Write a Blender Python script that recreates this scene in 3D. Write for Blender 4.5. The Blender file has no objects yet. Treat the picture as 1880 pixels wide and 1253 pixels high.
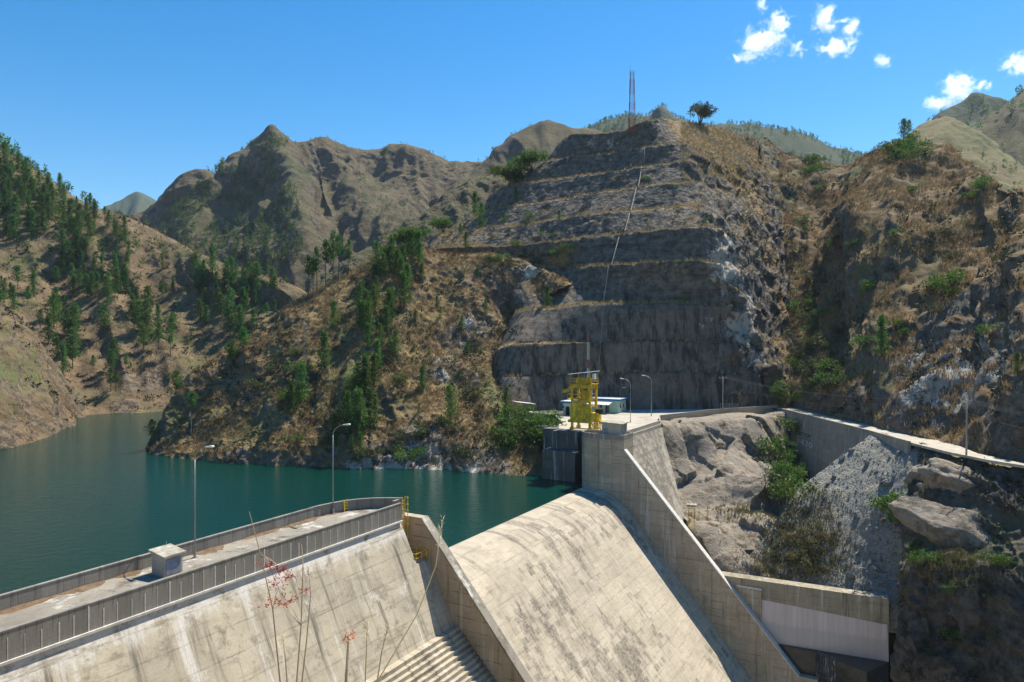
import bpy, math, random
import numpy as np
from mathutils import Vector, Matrix
from mathutils.bvhtree import BVHTree
R = math.radians
random.seed(7)
rng = np.random.default_rng(11)
scene = bpy.context.scene
COL = scene.collection

# ------------------------------------------------------------------ camera, sky, sun, exposure
CAMZ = 28.4                      # metres above the reservoir, water is z = 0
F, CX, CY = 1300.0, 940.0, 620.0  # surveyed from the lamp posts: focal length in photo pixels, horizon row
cam_d = bpy.data.cameras.new('camera')
cam = bpy.data.objects.new('camera', cam_d); COL.objects.link(cam)
cam_d.sensor_width = 36.0
cam_d.lens = 36.0 * F / 1880.0
cam_d.clip_start = 0.1; cam_d.clip_end = 30000
cam.location = (0, 0, CAMZ)
cam.rotation_euler = (R(90) - math.atan(6.5 / F), 0, 0)
scene.camera = cam

SUN_AZ, SUN_EL = 42.0, 57.0       # degrees to the right of the view direction, above the horizon
world = bpy.data.worlds.new('World'); scene.world = world; world.use_nodes = True
wn = world.node_tree.nodes; wl = world.node_tree.links
bg = wn['Background']
sky = wn.new('ShaderNodeTexSky'); sky.sky_type = 'NISHITA'; sky.sun_disc = False
sky.sun_elevation = R(SUN_EL); sky.sun_rotation = R(SUN_AZ)
sky.altitude = 900; sky.air_density = 1.15; sky.dust_density = 0.28; sky.ozone_density = 2.2
hsv = wn.new('ShaderNodeHueSaturation'); hsv.inputs['Saturation'].default_value = 1.46; hsv.inputs['Hue'].default_value = .497; hsv.inputs['Value'].default_value = 1.0
wl.new(sky.outputs[0], hsv.inputs['Color']); wl.new(hsv.outputs[0], bg.inputs[0]); bg.inputs[1].default_value = 0.1
sun_d = bpy.data.lights.new('sun', 'SUN'); sun_d.energy = 5.0; sun_d.angle = R(0.53); sun_d.color = (1.0, 0.94, 0.82)
sun = bpy.data.objects.new('sun', sun_d); COL.objects.link(sun)
sd = Vector((math.sin(R(SUN_AZ)) * math.cos(R(SUN_EL)), math.cos(R(SUN_AZ)) * math.cos(R(SUN_EL)), math.sin(R(SUN_EL))))
sun.rotation_euler = sd.to_track_quat('Z', 'Y').to_euler()
scene.view_settings.view_transform = 'Standard'; scene.view_settings.look = 'None'
scene.view_settings.exposure = 0.68; scene.view_settings.gamma = 1.0
scene.view_settings.use_curve_mapping = False
scene.cycles.use_denoising = True
scene.cycles.max_bounces = 6; scene.cycles.diffuse_bounces = 3; scene.cycles.glossy_bounces = 3
scene.cycles.transmission_bounces = 4; scene.cycles.transparent_max_bounces = 8; scene.cycles.volume_bounces = 4
scene.cycles.sample_clamp_indirect = 6

# ------------------------------------------------------------------ coordinates
def P(px, py, Y): return np.array(((px - CX) / F * Y, Y, CAMZ - (py - CY) / F * Y))
def PZ(px, py, z): return P(px, py, (CAMZ - z) * F / (py - CY))
AX = np.array((.4952, .8688)); DN = np.array((.8688, -.4952)); ORG = np.array((-19.1, 75.6))
def W(s, t, z):                   # dam frame: s along the crest, t downstream of the lamp line
    q = ORG + AX * s + DN * t
    return np.array((q[0], q[1], z))
def to_st(x, y):
    r = np.array((x, y)) - ORG
    return float(r @ AX), float(r @ DN)
DAM_ROT = math.atan2(AX[1], AX[0])
CREST = 9.4

# ------------------------------------------------------------------ noise in numpy
_perm = np.random.default_rng(5).permutation(256); _perm = np.concatenate([_perm, _perm, _perm])
_grad = np.random.default_rng(6).normal(size=(256, 3)); _grad /= np.linalg.norm(_grad, axis=1)[:, None]
def perlin(p):
    p = np.asarray(p, float); i = np.floor(p).astype(int); f = p - i; i &= 255
    u = f * f * f * (f * (f * 6 - 15) + 10); out = 0
    for dx in (0, 1):
        for dy in (0, 1):
            for dz in (0, 1):
                h = _perm[_perm[_perm[i[:, 0] + dx] + i[:, 1] + dy] + i[:, 2] + dz]
                g = _grad[h]
                d = g[:, 0] * (f[:, 0] - dx) + g[:, 1] * (f[:, 1] - dy) + g[:, 2] * (f[:, 2] - dz)
                w = (u[:, 0] if dx else 1 - u[:, 0]) * (u[:, 1] if dy else 1 - u[:, 1]) * (u[:, 2] if dz else 1 - u[:, 2])
                out = out + w * d
    return out * 1.6
def fbm(p, wl, octv=4, gain=.5, ridge=False):
    p = np.asarray(p, float) / wl; a = 1.0; o = np.zeros(len(p))
    for k in range(octv):
        n = perlin(p + 17.3 * k)
        o += a * ((0.6 - 2 * np.abs(n)) if ridge else n); a *= gain; p = p * 2.03
    return o

def _h3(i, k):                    # lattice hash to 0..1
    i = i.astype(np.int64); n = (i[:, 0] * 73856093) ^ (i[:, 1] * 19349663) ^ (i[:, 2] * 83492791) ^ (k * 2654435)
    n = (n ^ (n >> 13)) * 1274126177 & 0x7fffffff; return ((n ^ (n >> 16)) & 0xffff) / 65535.0
def facet(p, size, amp):          # broken rock: every cell is a tilted plane of its own
    q = np.asarray(p, float) / size; b = np.floor(q).astype(int); best = np.full(len(q), 9e9); off = np.zeros(len(q))
    for dx in (-1, 0, 1):
        for dy in (-1, 0, 1):
            for dz in (-1, 0, 1):
                c = b + np.array((dx, dy, dz)); j = c + np.stack([_h3(c, k) for k in (1, 2, 3)], 1)
                d = q - j; dd = (d * d).sum(1); m = dd < best; best[m] = dd[m]
                g = np.stack([_h3(c, k) for k in (4, 5, 6)], 1) * 2 - 1
                off[m] = ((d * g).sum(1) * 1.5 + _h3(c, 7) - .5)[m]
    return amp * off

# ------------------------------------------------------------------ mesh helpers
def mesh_np(name, v, quads, smooth=True):
    me = bpy.data.meshes.new(name)
    v = np.asarray(v, np.float32); q = np.asarray(quads, np.int32); k = q.shape[1]
    me.vertices.add(len(v)); me.vertices.foreach_set('co', v.ravel())
    me.loops.add(q.size); me.loops.foreach_set('vertex_index', q.ravel())
    me.polygons.add(len(q)); me.polygons.foreach_set('loop_start', np.arange(0, q.size, k, dtype=np.int32))
    me.polygons.foreach_set('loop_total', np.full(len(q), k, np.int32))
    me.polygons.foreach_set('use_smooth', np.full(len(q), smooth, bool))
    me.update(calc_edges=True); me.validate()
    return me
def link(name, me, mat=None, parent=None):
    o = bpy.data.objects.new(name, me); COL.objects.link(o)
    if parent is not None: o.parent = parent
    if mat is not None and me is not None and not me.materials: me.materials.append(mat)
    return o
def tag(o, label, cat, group=None):
    o['label'] = label; o['category'] = cat
    if group: o['group'] = group
    return o
def empty(name, loc=(0, 0, 0), rz=0.0):
    o = bpy.data.objects.new(name, None); COL.objects.link(o)
    o.location = Vector(loc); o.rotation_euler = (0, 0, rz); o.empty_display_size = .3
    return o
def thing(name, label, cat, loc=(0, 0, 0), rz=0.0, group=None):
    return tag(empty(name, loc, rz), label, cat, group)
def struct(o): o['kind'] = 'structure'; return o
class MB:
    def __init__(s): s.v = []; s.f = []
    def poly(s, pts, faces):
        b = len(s.v); s.v += [tuple(map(float, p)) for p in pts]; s.f += [tuple(i + b for i in f) for f in faces]; return s
    def hexa(s, lo, hi):          # lo, hi: four corners each, counter-clockwise from above
        return s.poly(list(lo) + list(hi), [(3, 2, 1, 0), (4, 5, 6, 7), (0, 1, 5, 4), (1, 2, 6, 5), (2, 3, 7, 6), (3, 0, 4, 7)])
    def box(s, x0, x1, y0, y1, z0, z1):
        return s.hexa([(x0, y0, z0), (x1, y0, z0), (x1, y1, z0), (x0, y1, z0)], [(x0, y0, z1), (x1, y0, z1), (x1, y1, z1), (x0, y1, z1)])
    def tube(s, pts, r, n=6, r2=None):
        pts = [Vector(p) for p in pts]; m = len(pts); r2 = r if r2 is None else r2; rings = []
        for i, p in enumerate(pts):
            d = (pts[min(i + 1, m - 1)] - pts[max(i - 1, 0)]).normalized()
            a = d.orthogonal().normalized() if i == 0 else (a - d * a.dot(d)).normalized()
            b = d.cross(a); rr = r + (r2 - r) * i / max(1, m - 1)
            rings.append([p + (a * math.cos(2 * math.pi * k / n) + b * math.sin(2 * math.pi * k / n)) * rr for k in range(n)])
        v = [q for ring in rings for q in ring]; f = []
        for i in range(m - 1):
            for k in range(n):
                f.append((i * n + k, i * n + (k + 1) % n, (i + 1) * n + (k + 1) % n, (i + 1) * n + k))
        f += [tuple(range(n - 1, -1, -1)), tuple(range((m - 1) * n, m * n))]
        return s.poly(v, f)
    def beam(s, p, q, w, h=None):  # square bar
        h = h or w; p, q = Vector(p), Vector(q); d = (q - p).normalized()
        a = d.cross(Vector((0, 0, 1)))
        a = Vector((1, 0, 0)) if a.length < 1e-4 else a.normalized(); b = a.cross(d).normalized()
        c = [(-1, -1), (1, -1), (1, 1), (-1, 1)]
        return s.hexa([p + a * (i * w / 2) + b * (j * h / 2) for i, j in c], [q + a * (i * w / 2) + b * (j * h / 2) for i, j in c])
    def prism(s, pts, z0, z1):
        n = len(pts)
        return s.poly([(p[0], p[1], z0) for p in pts] + [(p[0], p[1], z1) for p in pts],
                      [tuple(range(n - 1, -1, -1)), tuple(range(n, 2 * n))] + [(i, (i + 1) % n, (i + 1) % n + n, i + n) for i in range(n)])
    def profile(s, prof, x0, x1):  # closed (y,z) outline extruded along x
        n = len(prof)
        return s.poly([(x0, y, z) for y, z in prof] + [(x1, y, z) for y, z in prof],
                      [tuple(range(n)), tuple(range(2 * n - 1, n - 1, -1))] + [(i, i + n, (i + 1) % n + n, (i + 1) % n) for i in range(n)])
    def mesh(s, name, smooth=False):
        me = bpy.data.meshes.new(name); me.from_pydata(s.v, [], s.f)
        me.validate()
        bm_fix(me)
        if smooth: me.polygons.foreach_set('use_smooth', [True] * len(me.polygons))
        return me
    def build(s, name, mat, parent=None, smooth=False, bevel=0):
        o = link(name, s.mesh(name, smooth), mat, parent)
        if bevel:
            m = o.modifiers.new('bevel', 'BEVEL'); m.width = bevel; m.segments = 1; m.limit_method = 'ANGLE'
        return o
import bmesh
def bm_fix(me):
    bm = bmesh.new(); bm.from_mesh(me); bmesh.ops.recalc_face_normals(bm, faces=bm.faces); bm.to_mesh(me); bm.free()

# ------------------------------------------------------------------ node materials
class NT:
    def __init__(s, name):
        s.m = bpy.data.materials.new(name); s.m.use_nodes = True; s.t = s.m.node_tree; s.n = s.t.nodes; s.l = s.t.links
        s.b = s.n['Principled BSDF']; s.out = s.n['Material Output']; s.b.inputs['Roughness'].default_value = .9
        s.b.inputs['Specular IOR Level'].default_value = .25
        s._co = None
    def co(s, which='Object'):
        if s._co is None: s._co = s.n.new('ShaderNodeTexCoord')
        return s._co.outputs[which]
    def pos(s): return s.n.new('ShaderNodeNewGeometry').outputs['Position']
    def put(s, sock, v):
        if isinstance(v, bpy.types.NodeSocket): s.l.new(v, sock)
        elif isinstance(v, (tuple, list)) and len(v) == 3 and sock.type == 'RGBA': sock.default_value = (*v, 1)
        else: sock.default_value = v
    def scale(s, vec, sc):
        n = s.n.new('ShaderNodeMapping'); s.put(n.inputs[0], vec); n.inputs['Scale'].default_value = sc; return n.outputs[0]
    def noise(s, vec, sc, det=4, rough=.55, dist=0):
        n = s.n.new('ShaderNodeTexNoise'); s.put(n.inputs['Vector'], vec); n.inputs['Scale'].default_value = sc
        n.inputs['Detail'].default_value = det; n.inputs['Roughness'].default_value = rough; n.inputs['Distortion'].default_value = dist
        return n.outputs['Fac']
    def voro(s, vec, sc, feat='F1', out='Distance'):
        n = s.n.new('ShaderNodeTexVoronoi'); n.feature = feat; s.put(n.inputs['Vector'], vec); n.inputs['Scale'].default_value = sc
        return n.outputs[out]
    def ramp(s, fac, lo, hi, a=0.0, b=1.0):
        n = s.n.new('ShaderNodeMapRange'); n.interpolation_type = 'SMOOTHSTEP'
        s.put(n.inputs[0], fac); n.inputs[1].default_value = lo; n.inputs[2].default_value = hi
        n.inputs[3].default_value = a; n.inputs[4].default_value = b; return n.outputs[0]
    def math(s, op, a, b=0.0):
        n = s.n.new('ShaderNodeMath'); n.operation = op; s.put(n.inputs[0], a); s.put(n.inputs[1], b); return n.outputs[0]
    def vmath(s, op, a, b=(0, 0, 0)):
        n = s.n.new('ShaderNodeVectorMath'); n.operation = op; s.put(n.inputs[0], a); s.put(n.inputs[1], b); return n.outputs[0]
    def mix(s, fac, a, b, mode='MIX'):
        n = s.n.new('ShaderNodeMix'); n.data_type = 'RGBA'; n.blend_type = mode; n.clamp_factor = True
        s.put(n.inputs[0], fac); s.put(n.inputs[6], a); s.put(n.inputs[7], b); return n.outputs[2]
    def attr(s, name):
        n = s.n.new('ShaderNodeAttribute'); n.attribute_name = name; return n.outputs['Fac']
    def sep(s, vec):
        n = s.n.new('ShaderNodeSeparateXYZ'); s.put(n.inputs[0], vec); return n.outputs
    def comb(s, x, y, z):
        n = s.n.new('ShaderNodeCombineXYZ'); s.put(n.inputs[0], x); s.put(n.inputs[1], y); s.put(n.inputs[2], z); return n.outputs[0]
    def white(s, vec):
        n = s.n.new('ShaderNodeTexWhiteNoise'); n.noise_dimensions = '3D'; s.put(n.inputs['Vector'], vec); return n.outputs['Value']
    def bump(s, h, strength=.5, dist=.2):
        n = s.n.new('ShaderNodeBump'); n.inputs['Strength'].default_value = strength; n.inputs['Distance'].default_value = dist
        s.put(n.inputs['Height'], h); s.l.new(n.outputs[0], s.b.inputs['Normal']); return s
    def done(s, col, rough=None):
        s.put(s.b.inputs['Base Color'], col)
        if rough is not None: s.put(s.b.inputs['Roughness'], rough)
        return s.m

def terrain_mat(name, dry=(.20, .135, .07), dry2=(.29, .21, .115), dark=(.07, .055, .035), green=(.07, .095, .03), rock=(.17, .155, .14),
                pale=(.48, .44, .38), wl=1.0, greenness=.5, bump=.6, bd=.5, brush=.55):
    k = NT(name); p = k.pos()
    n1 = k.noise(p, .035 / wl, 5, .6); n2 = k.noise(p, .22 / wl, 5, .65); n3 = k.noise(p, 1.3 / wl, 4, .7)
    c = k.mix(k.ramp(n2, .35, .65), dry, dry2)
    c = k.mix(k.ramp(n3, .55, .75, 0, brush), c, dark)
    g = k.math('MULTIPLY', k.ramp(k.math('ADD', n1, k.math('MULTIPLY', n3, .25)), .72 - .3 * greenness, .92 - .3 * greenness), .85)
    g = k.math('MAXIMUM', g, k.math('MULTIPLY', k.attr('green'), k.ramp(n2, .3, .6, .4, 1)))
    c = k.mix(g, c, k.mix(n3, green, tuple(x * 1.7 for x in green)))
    # bare rock where it is steep or where the ground is broken, with pale faces
    nz = k.sep(k.n.new('ShaderNodeNewGeometry').outputs['Normal'])[2]
    rk = k.math('MAXIMUM', k.math('MULTIPLY', k.ramp(nz, .62, .40), k.ramp(n2, .35, .55)), k.ramp(k.math('ADD', k.attr('rock'), k.math('MULTIPLY', k.math('SUBTRACT', n2, .5), .9)), .4, .6))
    vr = k.voro(k.vmath('ADD', p, k.scale(p, (.0, .0, .6))), .45 / wl)
    rc = k.mix(k.ramp(k.noise(p, .6 / wl, 6, .75), .3, .7), tuple(x * y for x, y in zip(rock, (.42, .37, .32))), tuple(x * y for x, y in zip(rock, (1.35, 1.28, 1.16))))
    pl = k.math('MULTIPLY', k.ramp(k.math('ADD', k.attr('pale'), k.math('MULTIPLY', k.math('SUBTRACT', k.noise(p, .5 / wl, 4, .7), .5), 1.6)), .45, .7), 1.0)
    rc = k.mix(pl, rc, pale)
    sx, sy, sz = k.sep(p)
    stn = k.noise(k.comb(sx, sy, k.math('MULTIPLY', sz, .12)), .7 / wl, 5, .7)
    rc = k.mix(k.ramp(stn, .54, .70, 0, .65), rc, tuple(x * .32 for x in rock))
    c = k.mix(rk, c, rc)
    h = k.math('ADD', k.math('MULTIPLY', n3, .6), k.math('ADD', k.math('MULTIPLY', k.noise(p, 4.5 / wl, 3, .7), .35), k.math('MULTIPLY', vr, k.math('MULTIPLY', rk, .6))))
    k.bump(h, bump, bd * wl)
    return k.done(c, .95)

def concrete_mat(name, base=(.44, .395, .32), dark=(.13, .115, .095), pale=(.62, .58, .52), lift=1.6, streak=.6, blocks=0.0, patch=.5, lines=.35, ax='z', hor='xy', sf=1.3, blot=.45, topwash=None, bth=(-.02, .22), vary=0):
    """board-marked concrete: lift lines along the pour, run-off streaks down the fall line, lichen-dark form panels"""
    k = NT(name); o = k.co(); X, Y, Z = k.sep(o)
    v = Z if ax == 'z' else Y
    n1 = k.noise(o, .18, 5, .6); n2 = k.noise(o, 1.1, 5, .65)
    c = k.mix(k.ramp(n1, .35, .68), base, tuple(x * .8 for x in base))
    c = k.mix(k.ramp(n2, .55, .8, 0, .6), c, tuple(x * 1.18 for x in base))
    wob = k.math('ADD', k.math('DIVIDE', v, lift), k.math('MULTIPLY', n2, .12))
    fr = k.math('FRACT', wob)
    row = k.white(k.comb(k.math('FLOOR', wob), 0.0, 3.0))
    c = k.mix(k.math('MULTIPLY', k.math('MULTIPLY', row, .35), k.ramp(k.noise(k.scale(o, (.25, .25, 1)), .5, 3), .4, .6)), c, tuple(x * .55 for x in base))
    ln = k.math('MULTIPLY', k.ramp(fr, .12, .0), k.ramp(k.noise(o, .55, 4), .42, .6, 0, lines))
    c = k.mix(ln, c, dark)
    HX = X if 'x' in hor else 0.0; HY = Y if 'y' in hor else 0.0
    st = k.noise(k.comb(HX, HY, k.math('MULTIPLY', Z, .07)), sf, 6, .72)
    c = k.mix(k.ramp(st, .51, .68, 0, streak), c, dark)
    st2 = k.noise(k.comb(k.math('ADD', HX, 50.0), HY, k.math('MULTIPLY', Z, .05)), sf * .8, 6, .7)
    c = k.mix(k.ramp(st2, .54, .66, 0, streak * .9), c, pale)
    if blocks:                    # lichen dashes, form row by form row, gathered in runs down the fall line
        rowi = k.math('FLOOR', k.math('DIVIDE', k.math('ADD', Z, k.math('MULTIPLY', n2, .15)), .62))
        dash = k.noise(k.comb(k.math('MULTIPLY', X, .55), k.math('MULTIPLY', rowi, 7.31), 0.0), 1.0, 5, .7)
        col_ = k.noise(k.comb(X, 3.0, k.math('MULTIPLY', Z, .12)), .33, 5, .7)
        big = k.noise(k.comb(X, 8.0, Z), .085, 4, .65)
        amt = k.math('ADD', k.math('MULTIPLY', k.math('SUBTRACT', dash, .5), 1.0), k.math('ADD', k.math('MULTIPLY', k.math('SUBTRACT', col_, .5), .9), k.math('MULTIPLY', k.math('SUBTRACT', big, .5), 1.1)))
        b = k.math('MULTIPLY', k.ramp(amt, bth[0], bth[1]), k.math('MULTIPLY', k.ramp(k.noise(o, 3.0, 5, .75), .35, .6, .35, 1), blocks))
        c = k.mix(b, c, dark)
        ex = k.math('FRACT', k.math('DIVIDE', X, 5.2)); c = k.mix(k.ramp(ex, .016, .0, 0, .35), c, dark)
        fine_ = k.noise(k.comb(k.math('MULTIPLY', X, .3), 0.0, k.math('MULTIPLY', Z, 3.0)), 1.2, 5, .7); c = k.mix(k.ramp(fine_, .48, .70, 0, .75), c, tuple(x * .58 for x in base))
    if topwash is not None:
        tw_ = k.ramp(k.math('ADD', Z, k.math('MULTIPLY', k.noise(k.comb(HX, HY, k.math('MULTIPLY', Z, .3)), 1.1, 6, .7), 5.0)), topwash + 1.2, topwash + 2.6, 0, .85)
        c = k.mix(tw_, c, pale)
    bl = k.noise(k.vmath('ADD', o, (3, 17, 9)), .55, 7, .75)
    c = k.mix(k.ramp(bl, .50, .68, 0, blot), c, tuple(x * .45 for x in base))
    hb = k.noise(k.comb(k.math('MULTIPLY', HX, .12), k.math('MULTIPLY', HY, .12), k.math('MULTIPLY', Z, 1.1)), 1.0, 6, .72)
    c = k.mix(k.ramp(hb, .52, .70, 0, blot), c, tuple(x * .5 for x in (base[0], base[1] * .95, base[2] * .88)))
    pt = k.noise(k.vmath('ADD', o, (31, 7, 5)), .42, 5, .72)
    c = k.mix(k.ramp(pt, .60, .72, 0, patch), c, pale)
    c = k.mix(k.ramp(k.noise(o, 5, 6, .8), .48, .72, 0, .6), c, tuple(x * .5 for x in base))
    if vary:
        c = k.mix(k.math('MULTIPLY', k.n.new('ShaderNodeObjectInfo').outputs['Random'], vary), c, tuple(x * .45 for x in base))
    h = k.math('ADD', k.math('MULTIPLY', n2, .4), k.math('ADD', k.math('MULTIPLY', k.noise(o, 9, 3), .25), k.math('MULTIPLY', k.ramp(fr, .06, 0), -.5)))
    k.bump(h, .35, .08)
    return k.done(c, .88)

def plain_mat(name, col, rough=.6, var=.25, sc=2.0, metal=0.0, rust=None):
    k = NT(name); o = k.co(); n = k.noise(o, sc, 5, .65)
    c = k.mix(k.ramp(n, .3, .75), tuple(x * (1 - var) for x in col), tuple(min(1, x * (1 + var * .6)) for x in col))
    if rust: c = k.mix(k.ramp(k.noise(o, sc * 2.3, 5, .7), .58, .75, 0, .7), c, rust)
    k.b.inputs['Metallic'].default_value = metal; k.b.inputs['Specular IOR Level'].default_value = .4
    return k.done(c, rough)

def leaf_mat(name, a, b, trans=.25):
    k = NT(name); p = k.pos()
    oi = k.n.new('ShaderNodeObjectInfo').outputs['Random']
    n = k.noise(p, .9, 3, .6)
    c = k.mix(k.ramp(n, .3, .7), a, b)
    hs = k.n.new('ShaderNodeHueSaturation'); k.l.new(c, hs.inputs['Color'])
    k.put(hs.inputs['Value'], k.math('ADD', k.math('MULTIPLY', oi, .5), .75)); k.put(hs.inputs['Hue'], k.math('ADD', k.math('MULTIPLY', oi, .04), .48))
    c = hs.outputs[0]
    k.put(k.b.inputs['Base Color'], c); k.b.inputs['Roughness'].default_value = .7
    tr = k.n.new('ShaderNodeBsdfTranslucent'); k.put(tr.inputs[0], c)
    ms = k.n.new('ShaderNodeMixShader'); ms.inputs[0].default_value = trans
    k.l.new(k.b.outputs[0], ms.inputs[1]); k.l.new(tr.outputs[0], ms.inputs[2]); k.l.new(ms.outputs[0], k.out.inputs[0])
    return k.m
# ------------------------------------------------------------------ terrain
def crom(c, n):                   # Catmull-Rom through control points c (m,k), n samples, uniform in index
    c = np.asarray(c, float); m = len(c)
    u = np.linspace(0, m - 1, n); i = np.clip(np.floor(u).astype(int), 0, m - 2); f = (u - i)[:, None]
    e = np.vstack([2 * c[0] - c[1], c, 2 * c[-1] - c[-2]])
    p0, p1, p2, p3 = e[i], e[i + 1], e[i + 2], e[i + 3]
    return .5 * (2 * p1 + (p2 - p0) * f + (2 * p0 - 5 * p1 + 4 * p2 - p3) * f ** 2 + (3 * p1 - p0 - 3 * p2 + p3) * f ** 3)
def arc(c, n):                    # the same, even in arc length
    d = crom(c, 400); L = np.r_[0, np.cumsum(np.linalg.norm(np.diff(d, axis=0), axis=1))]
    t = np.linspace(0, L[-1], n); return np.stack([np.interp(t, L, d[:, k]) for k in range(3)], 1)
def rows_of(*rows): return [np.array([P(*q) for q in r]) for r in rows]
BVHS = []; TERR = {}
def grid_normals(g):
    du = np.gradient(g, axis=1); dv = np.gradient(g, axis=0)
    n = np.cross(du, dv); n /= np.linalg.norm(n, axis=2)[:, :, None] + 1e-9
    return n
def terrain(name, rows, nc, seg, mat, relief=(), gully=None, linear=False, even=True, masks=None, fine=None, facets=None, crest=None, crest_w=18.0, register=True):
    """rows: control lines from the foot up; relief: (wavelength, amplitude, octaves, ridged); gully: (width, amplitude)"""
    R_ = [arc(r, nc) if even else crom(r, nc) for r in rows]
    R_ = np.array(R_)
    if linear:
        g = np.concatenate([[R_[i] + (R_[i + 1] - R_[i]) * (k / seg[i]) for k in range(seg[i])] for i in range(len(R_) - 1)] + [[R_[-1]]])
    else:
        m = len(R_); us = np.concatenate([[i + k / seg[i] for k in range(seg[i])] for i in range(m - 1)] + [[m - 1]])
        i = np.clip(np.floor(us).astype(int), 0, m - 2); f = (us - i)[:, None, None]
        e = np.concatenate([[2 * R_[0] - R_[1]], R_, [2 * R_[-1] - R_[-2]]])
        p0, p1, p2, p3 = e[i], e[i + 1], e[i + 2], e[i + 3]
        g = .5 * (2 * p1 + (p2 - p0) * f + (2 * p0 - 5 * p1 + 4 * p2 - p3) * f ** 2 + (3 * p1 - p0 - 3 * p2 + p3) * f ** 3)
    nr = len(g)
    n = grid_normals(g)
    if n[:, :, 2].mean() < 0: n = -n
    sh = g.shape; v = g.reshape(-1, 3).copy(); nn = n.reshape(-1, 3)
    off = np.zeros(len(v))
    for wl, amp, octv, rd in relief:
        off += amp * fbm(v, wl, octv, .5, rd)
    if gully:
        u = np.tile(np.r_[0, np.cumsum(np.linalg.norm(np.diff(g[nr // 2], axis=0), axis=1))], (nr, 1))
        dn = np.repeat(np.r_[0, np.cumsum(np.linalg.norm(np.diff(g[:, nc // 2], axis=0), axis=1))][:, None], nc, 1)
        q = np.stack([u.ravel() / gully[0], dn.ravel() / (gully[0] * 4.5), np.full(u.size, 3.7)], 1)
        q[:, 0] += .35 * perlin(v / (gully[0] * 1.5))
        w = 1 - 2 * np.abs(perlin(q)); w2 = 1 - 2 * np.abs(perlin(q * 2.7 + 9))
        fade = np.clip(np.minimum(np.linspace(0, 1, nr), 1.0) * 6, 0, 1)
        off += (gully[1] * (w - .6) + gully[1] * .35 * (w2 - .6)) * np.repeat(fade, nc)
    if crest is not None:         # keep skylines crisp
        ri = sum(seg[:crest]); d_ = np.abs(np.arange(nr) - ri); off *= np.repeat(np.clip(.2 + d_ / crest_w, 0, 1), nc)
    v += nn * off[:, None]
    if facets:
        amt = np.ones(len(v))
        if masks and masks.get('rock') and not masks.get('rock_all'):
            amt *= 0
            bv0 = BVHTree.FromPolygons([tuple(p) for p in v], [tuple(p) for p in (lambda a: np.stack([a[:-1, :-1], a[:-1, 1:], a[1:, 1:], a[1:, :-1]], -1).reshape(-1, 4))(np.arange(nr * nc).reshape(nr, nc))])
            for (px, py, rad, am) in masks['rock']:
                h = bv0.ray_cast(Vector((0, 0, CAMZ)), (Vector(P(px, py, 1.0)) - Vector((0, 0, CAMZ))).normalized())
                if h[0] is not None: amt = np.maximum(amt, am * np.exp(-(np.linalg.norm(v - np.array(h[0]), axis=1) / rad) ** 2))
        for size, am in facets: v = v + nn * (facet(v * np.array((1, 1, .8)), size, am) * amt)[:, None]
    if fine is not None: v = fine(v, nn)
    a = np.arange(nr * nc).reshape(nr, nc)
    q = np.stack([a[:-1, :-1], a[:-1, 1:], a[1:, 1:], a[1:, :-1]], -1).reshape(-1, 4)
    me = mesh_np(name, v, q)
    if me.polygons[len(q) // 2].normal.z < 0: me.flip_normals()
    bv = BVHTree.FromPolygons([tuple(p) for p in v], [tuple(p) for p in q])
    for an in ('rock', 'pale', 'green'):
        val = np.zeros(len(v))
        for (px, py, rad, amt) in (masks or {}).get(an, ()):
            d = Vector(P(px, py, 1.0)) - Vector((0, 0, CAMZ))
            h = bv.ray_cast(Vector((0, 0, CAMZ)), d.normalized())
            if h[0] is None: continue
            dd = np.linalg.norm(v - np.array(h[0]), axis=1) / rad
            val = np.maximum(val, amt * np.exp(-dd ** 2 * 1.2))
        base = (masks or {}).get(an + '_all', 0)
        val = np.maximum(val, base)
        at = me.attributes.new(an, 'FLOAT', 'POINT'); at.data.foreach_set('value', val.astype(np.float32))
    o = struct(link(name, me, mat))
    if register: BVHS.append((name, bv))
    TERR[name] = (v, q)
    return o
def drop(px, py, only=None, avoid=()):
    """the ground point seen at a photo position, by casting a ray onto the terrain as built"""
    d = (Vector(P(px, py, 1.0)) - Vector((0, 0, CAMZ))).normalized(); best = None
    for nm, bv in BVHS:
        h = bv.ray_cast(Vector((0, 0, CAMZ)), d)
        if h[0] is not None and (best is None or h[3] < best[2]): best = (h[0], h[1], h[3], nm)
    if best is None or (only and best[3] not in only) or best[3] in avoid: return None
    return best
def ground_z(x, y, top=400):
    best = None
    for nm, bv in BVHS:
        h = bv.ray_cast(Vector((x, y, top)), Vector((0, 0, -1)))
        if h[0] is not None and (best is None or h[0].z > best): best = h[0].z
    return best
def back(row, dy, dz): return np.array(row) + np.array((0, dy, dz))

M_hill = terrain_mat('dry_hill_ground', dry=(.155, .105, .06), dry2=(.25, .175, .10), dark=(.05, .042, .026), rock=(.19, .155, .12), wl=1.8, greenness=.36, bump=1, bd=.9, brush=.75)
M_spur = terrain_mat('dry_grass_ground', rock=(.19, .165, .14), dry=(.17, .115, .055), dry2=(.30, .205, .095), dark=(.05, .04, .025), wl=1.0, greenness=.32, bump=1.0, bd=.8, brush=.8)
M_far = terrain_mat('far_mountain_ground', dry=(.14, .108, .06), dry2=(.215, .165, .095), dark=(.07, .06, .038), green=(.085, .09, .04), wl=5, greenness=.5, bump=1, bd=1.6, brush=.75)
M_green = terrain_mat('green_hill_ground', dry=(.18, .15, .07), dry2=(.26, .20, .10), dark=(.09, .085, .04), green=(.11, .12, .045), wl=3, greenness=.6, bump=.8, bd=.6)
M_blue = terrain_mat('wooded_ridge_ground', dry=(.09, .09, .05), dry2=(.15, .13, .075), dark=(.04, .06, .03), green=(.04, .06, .03), wl=9, greenness=1.0, bump=1, bd=.8)

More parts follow.
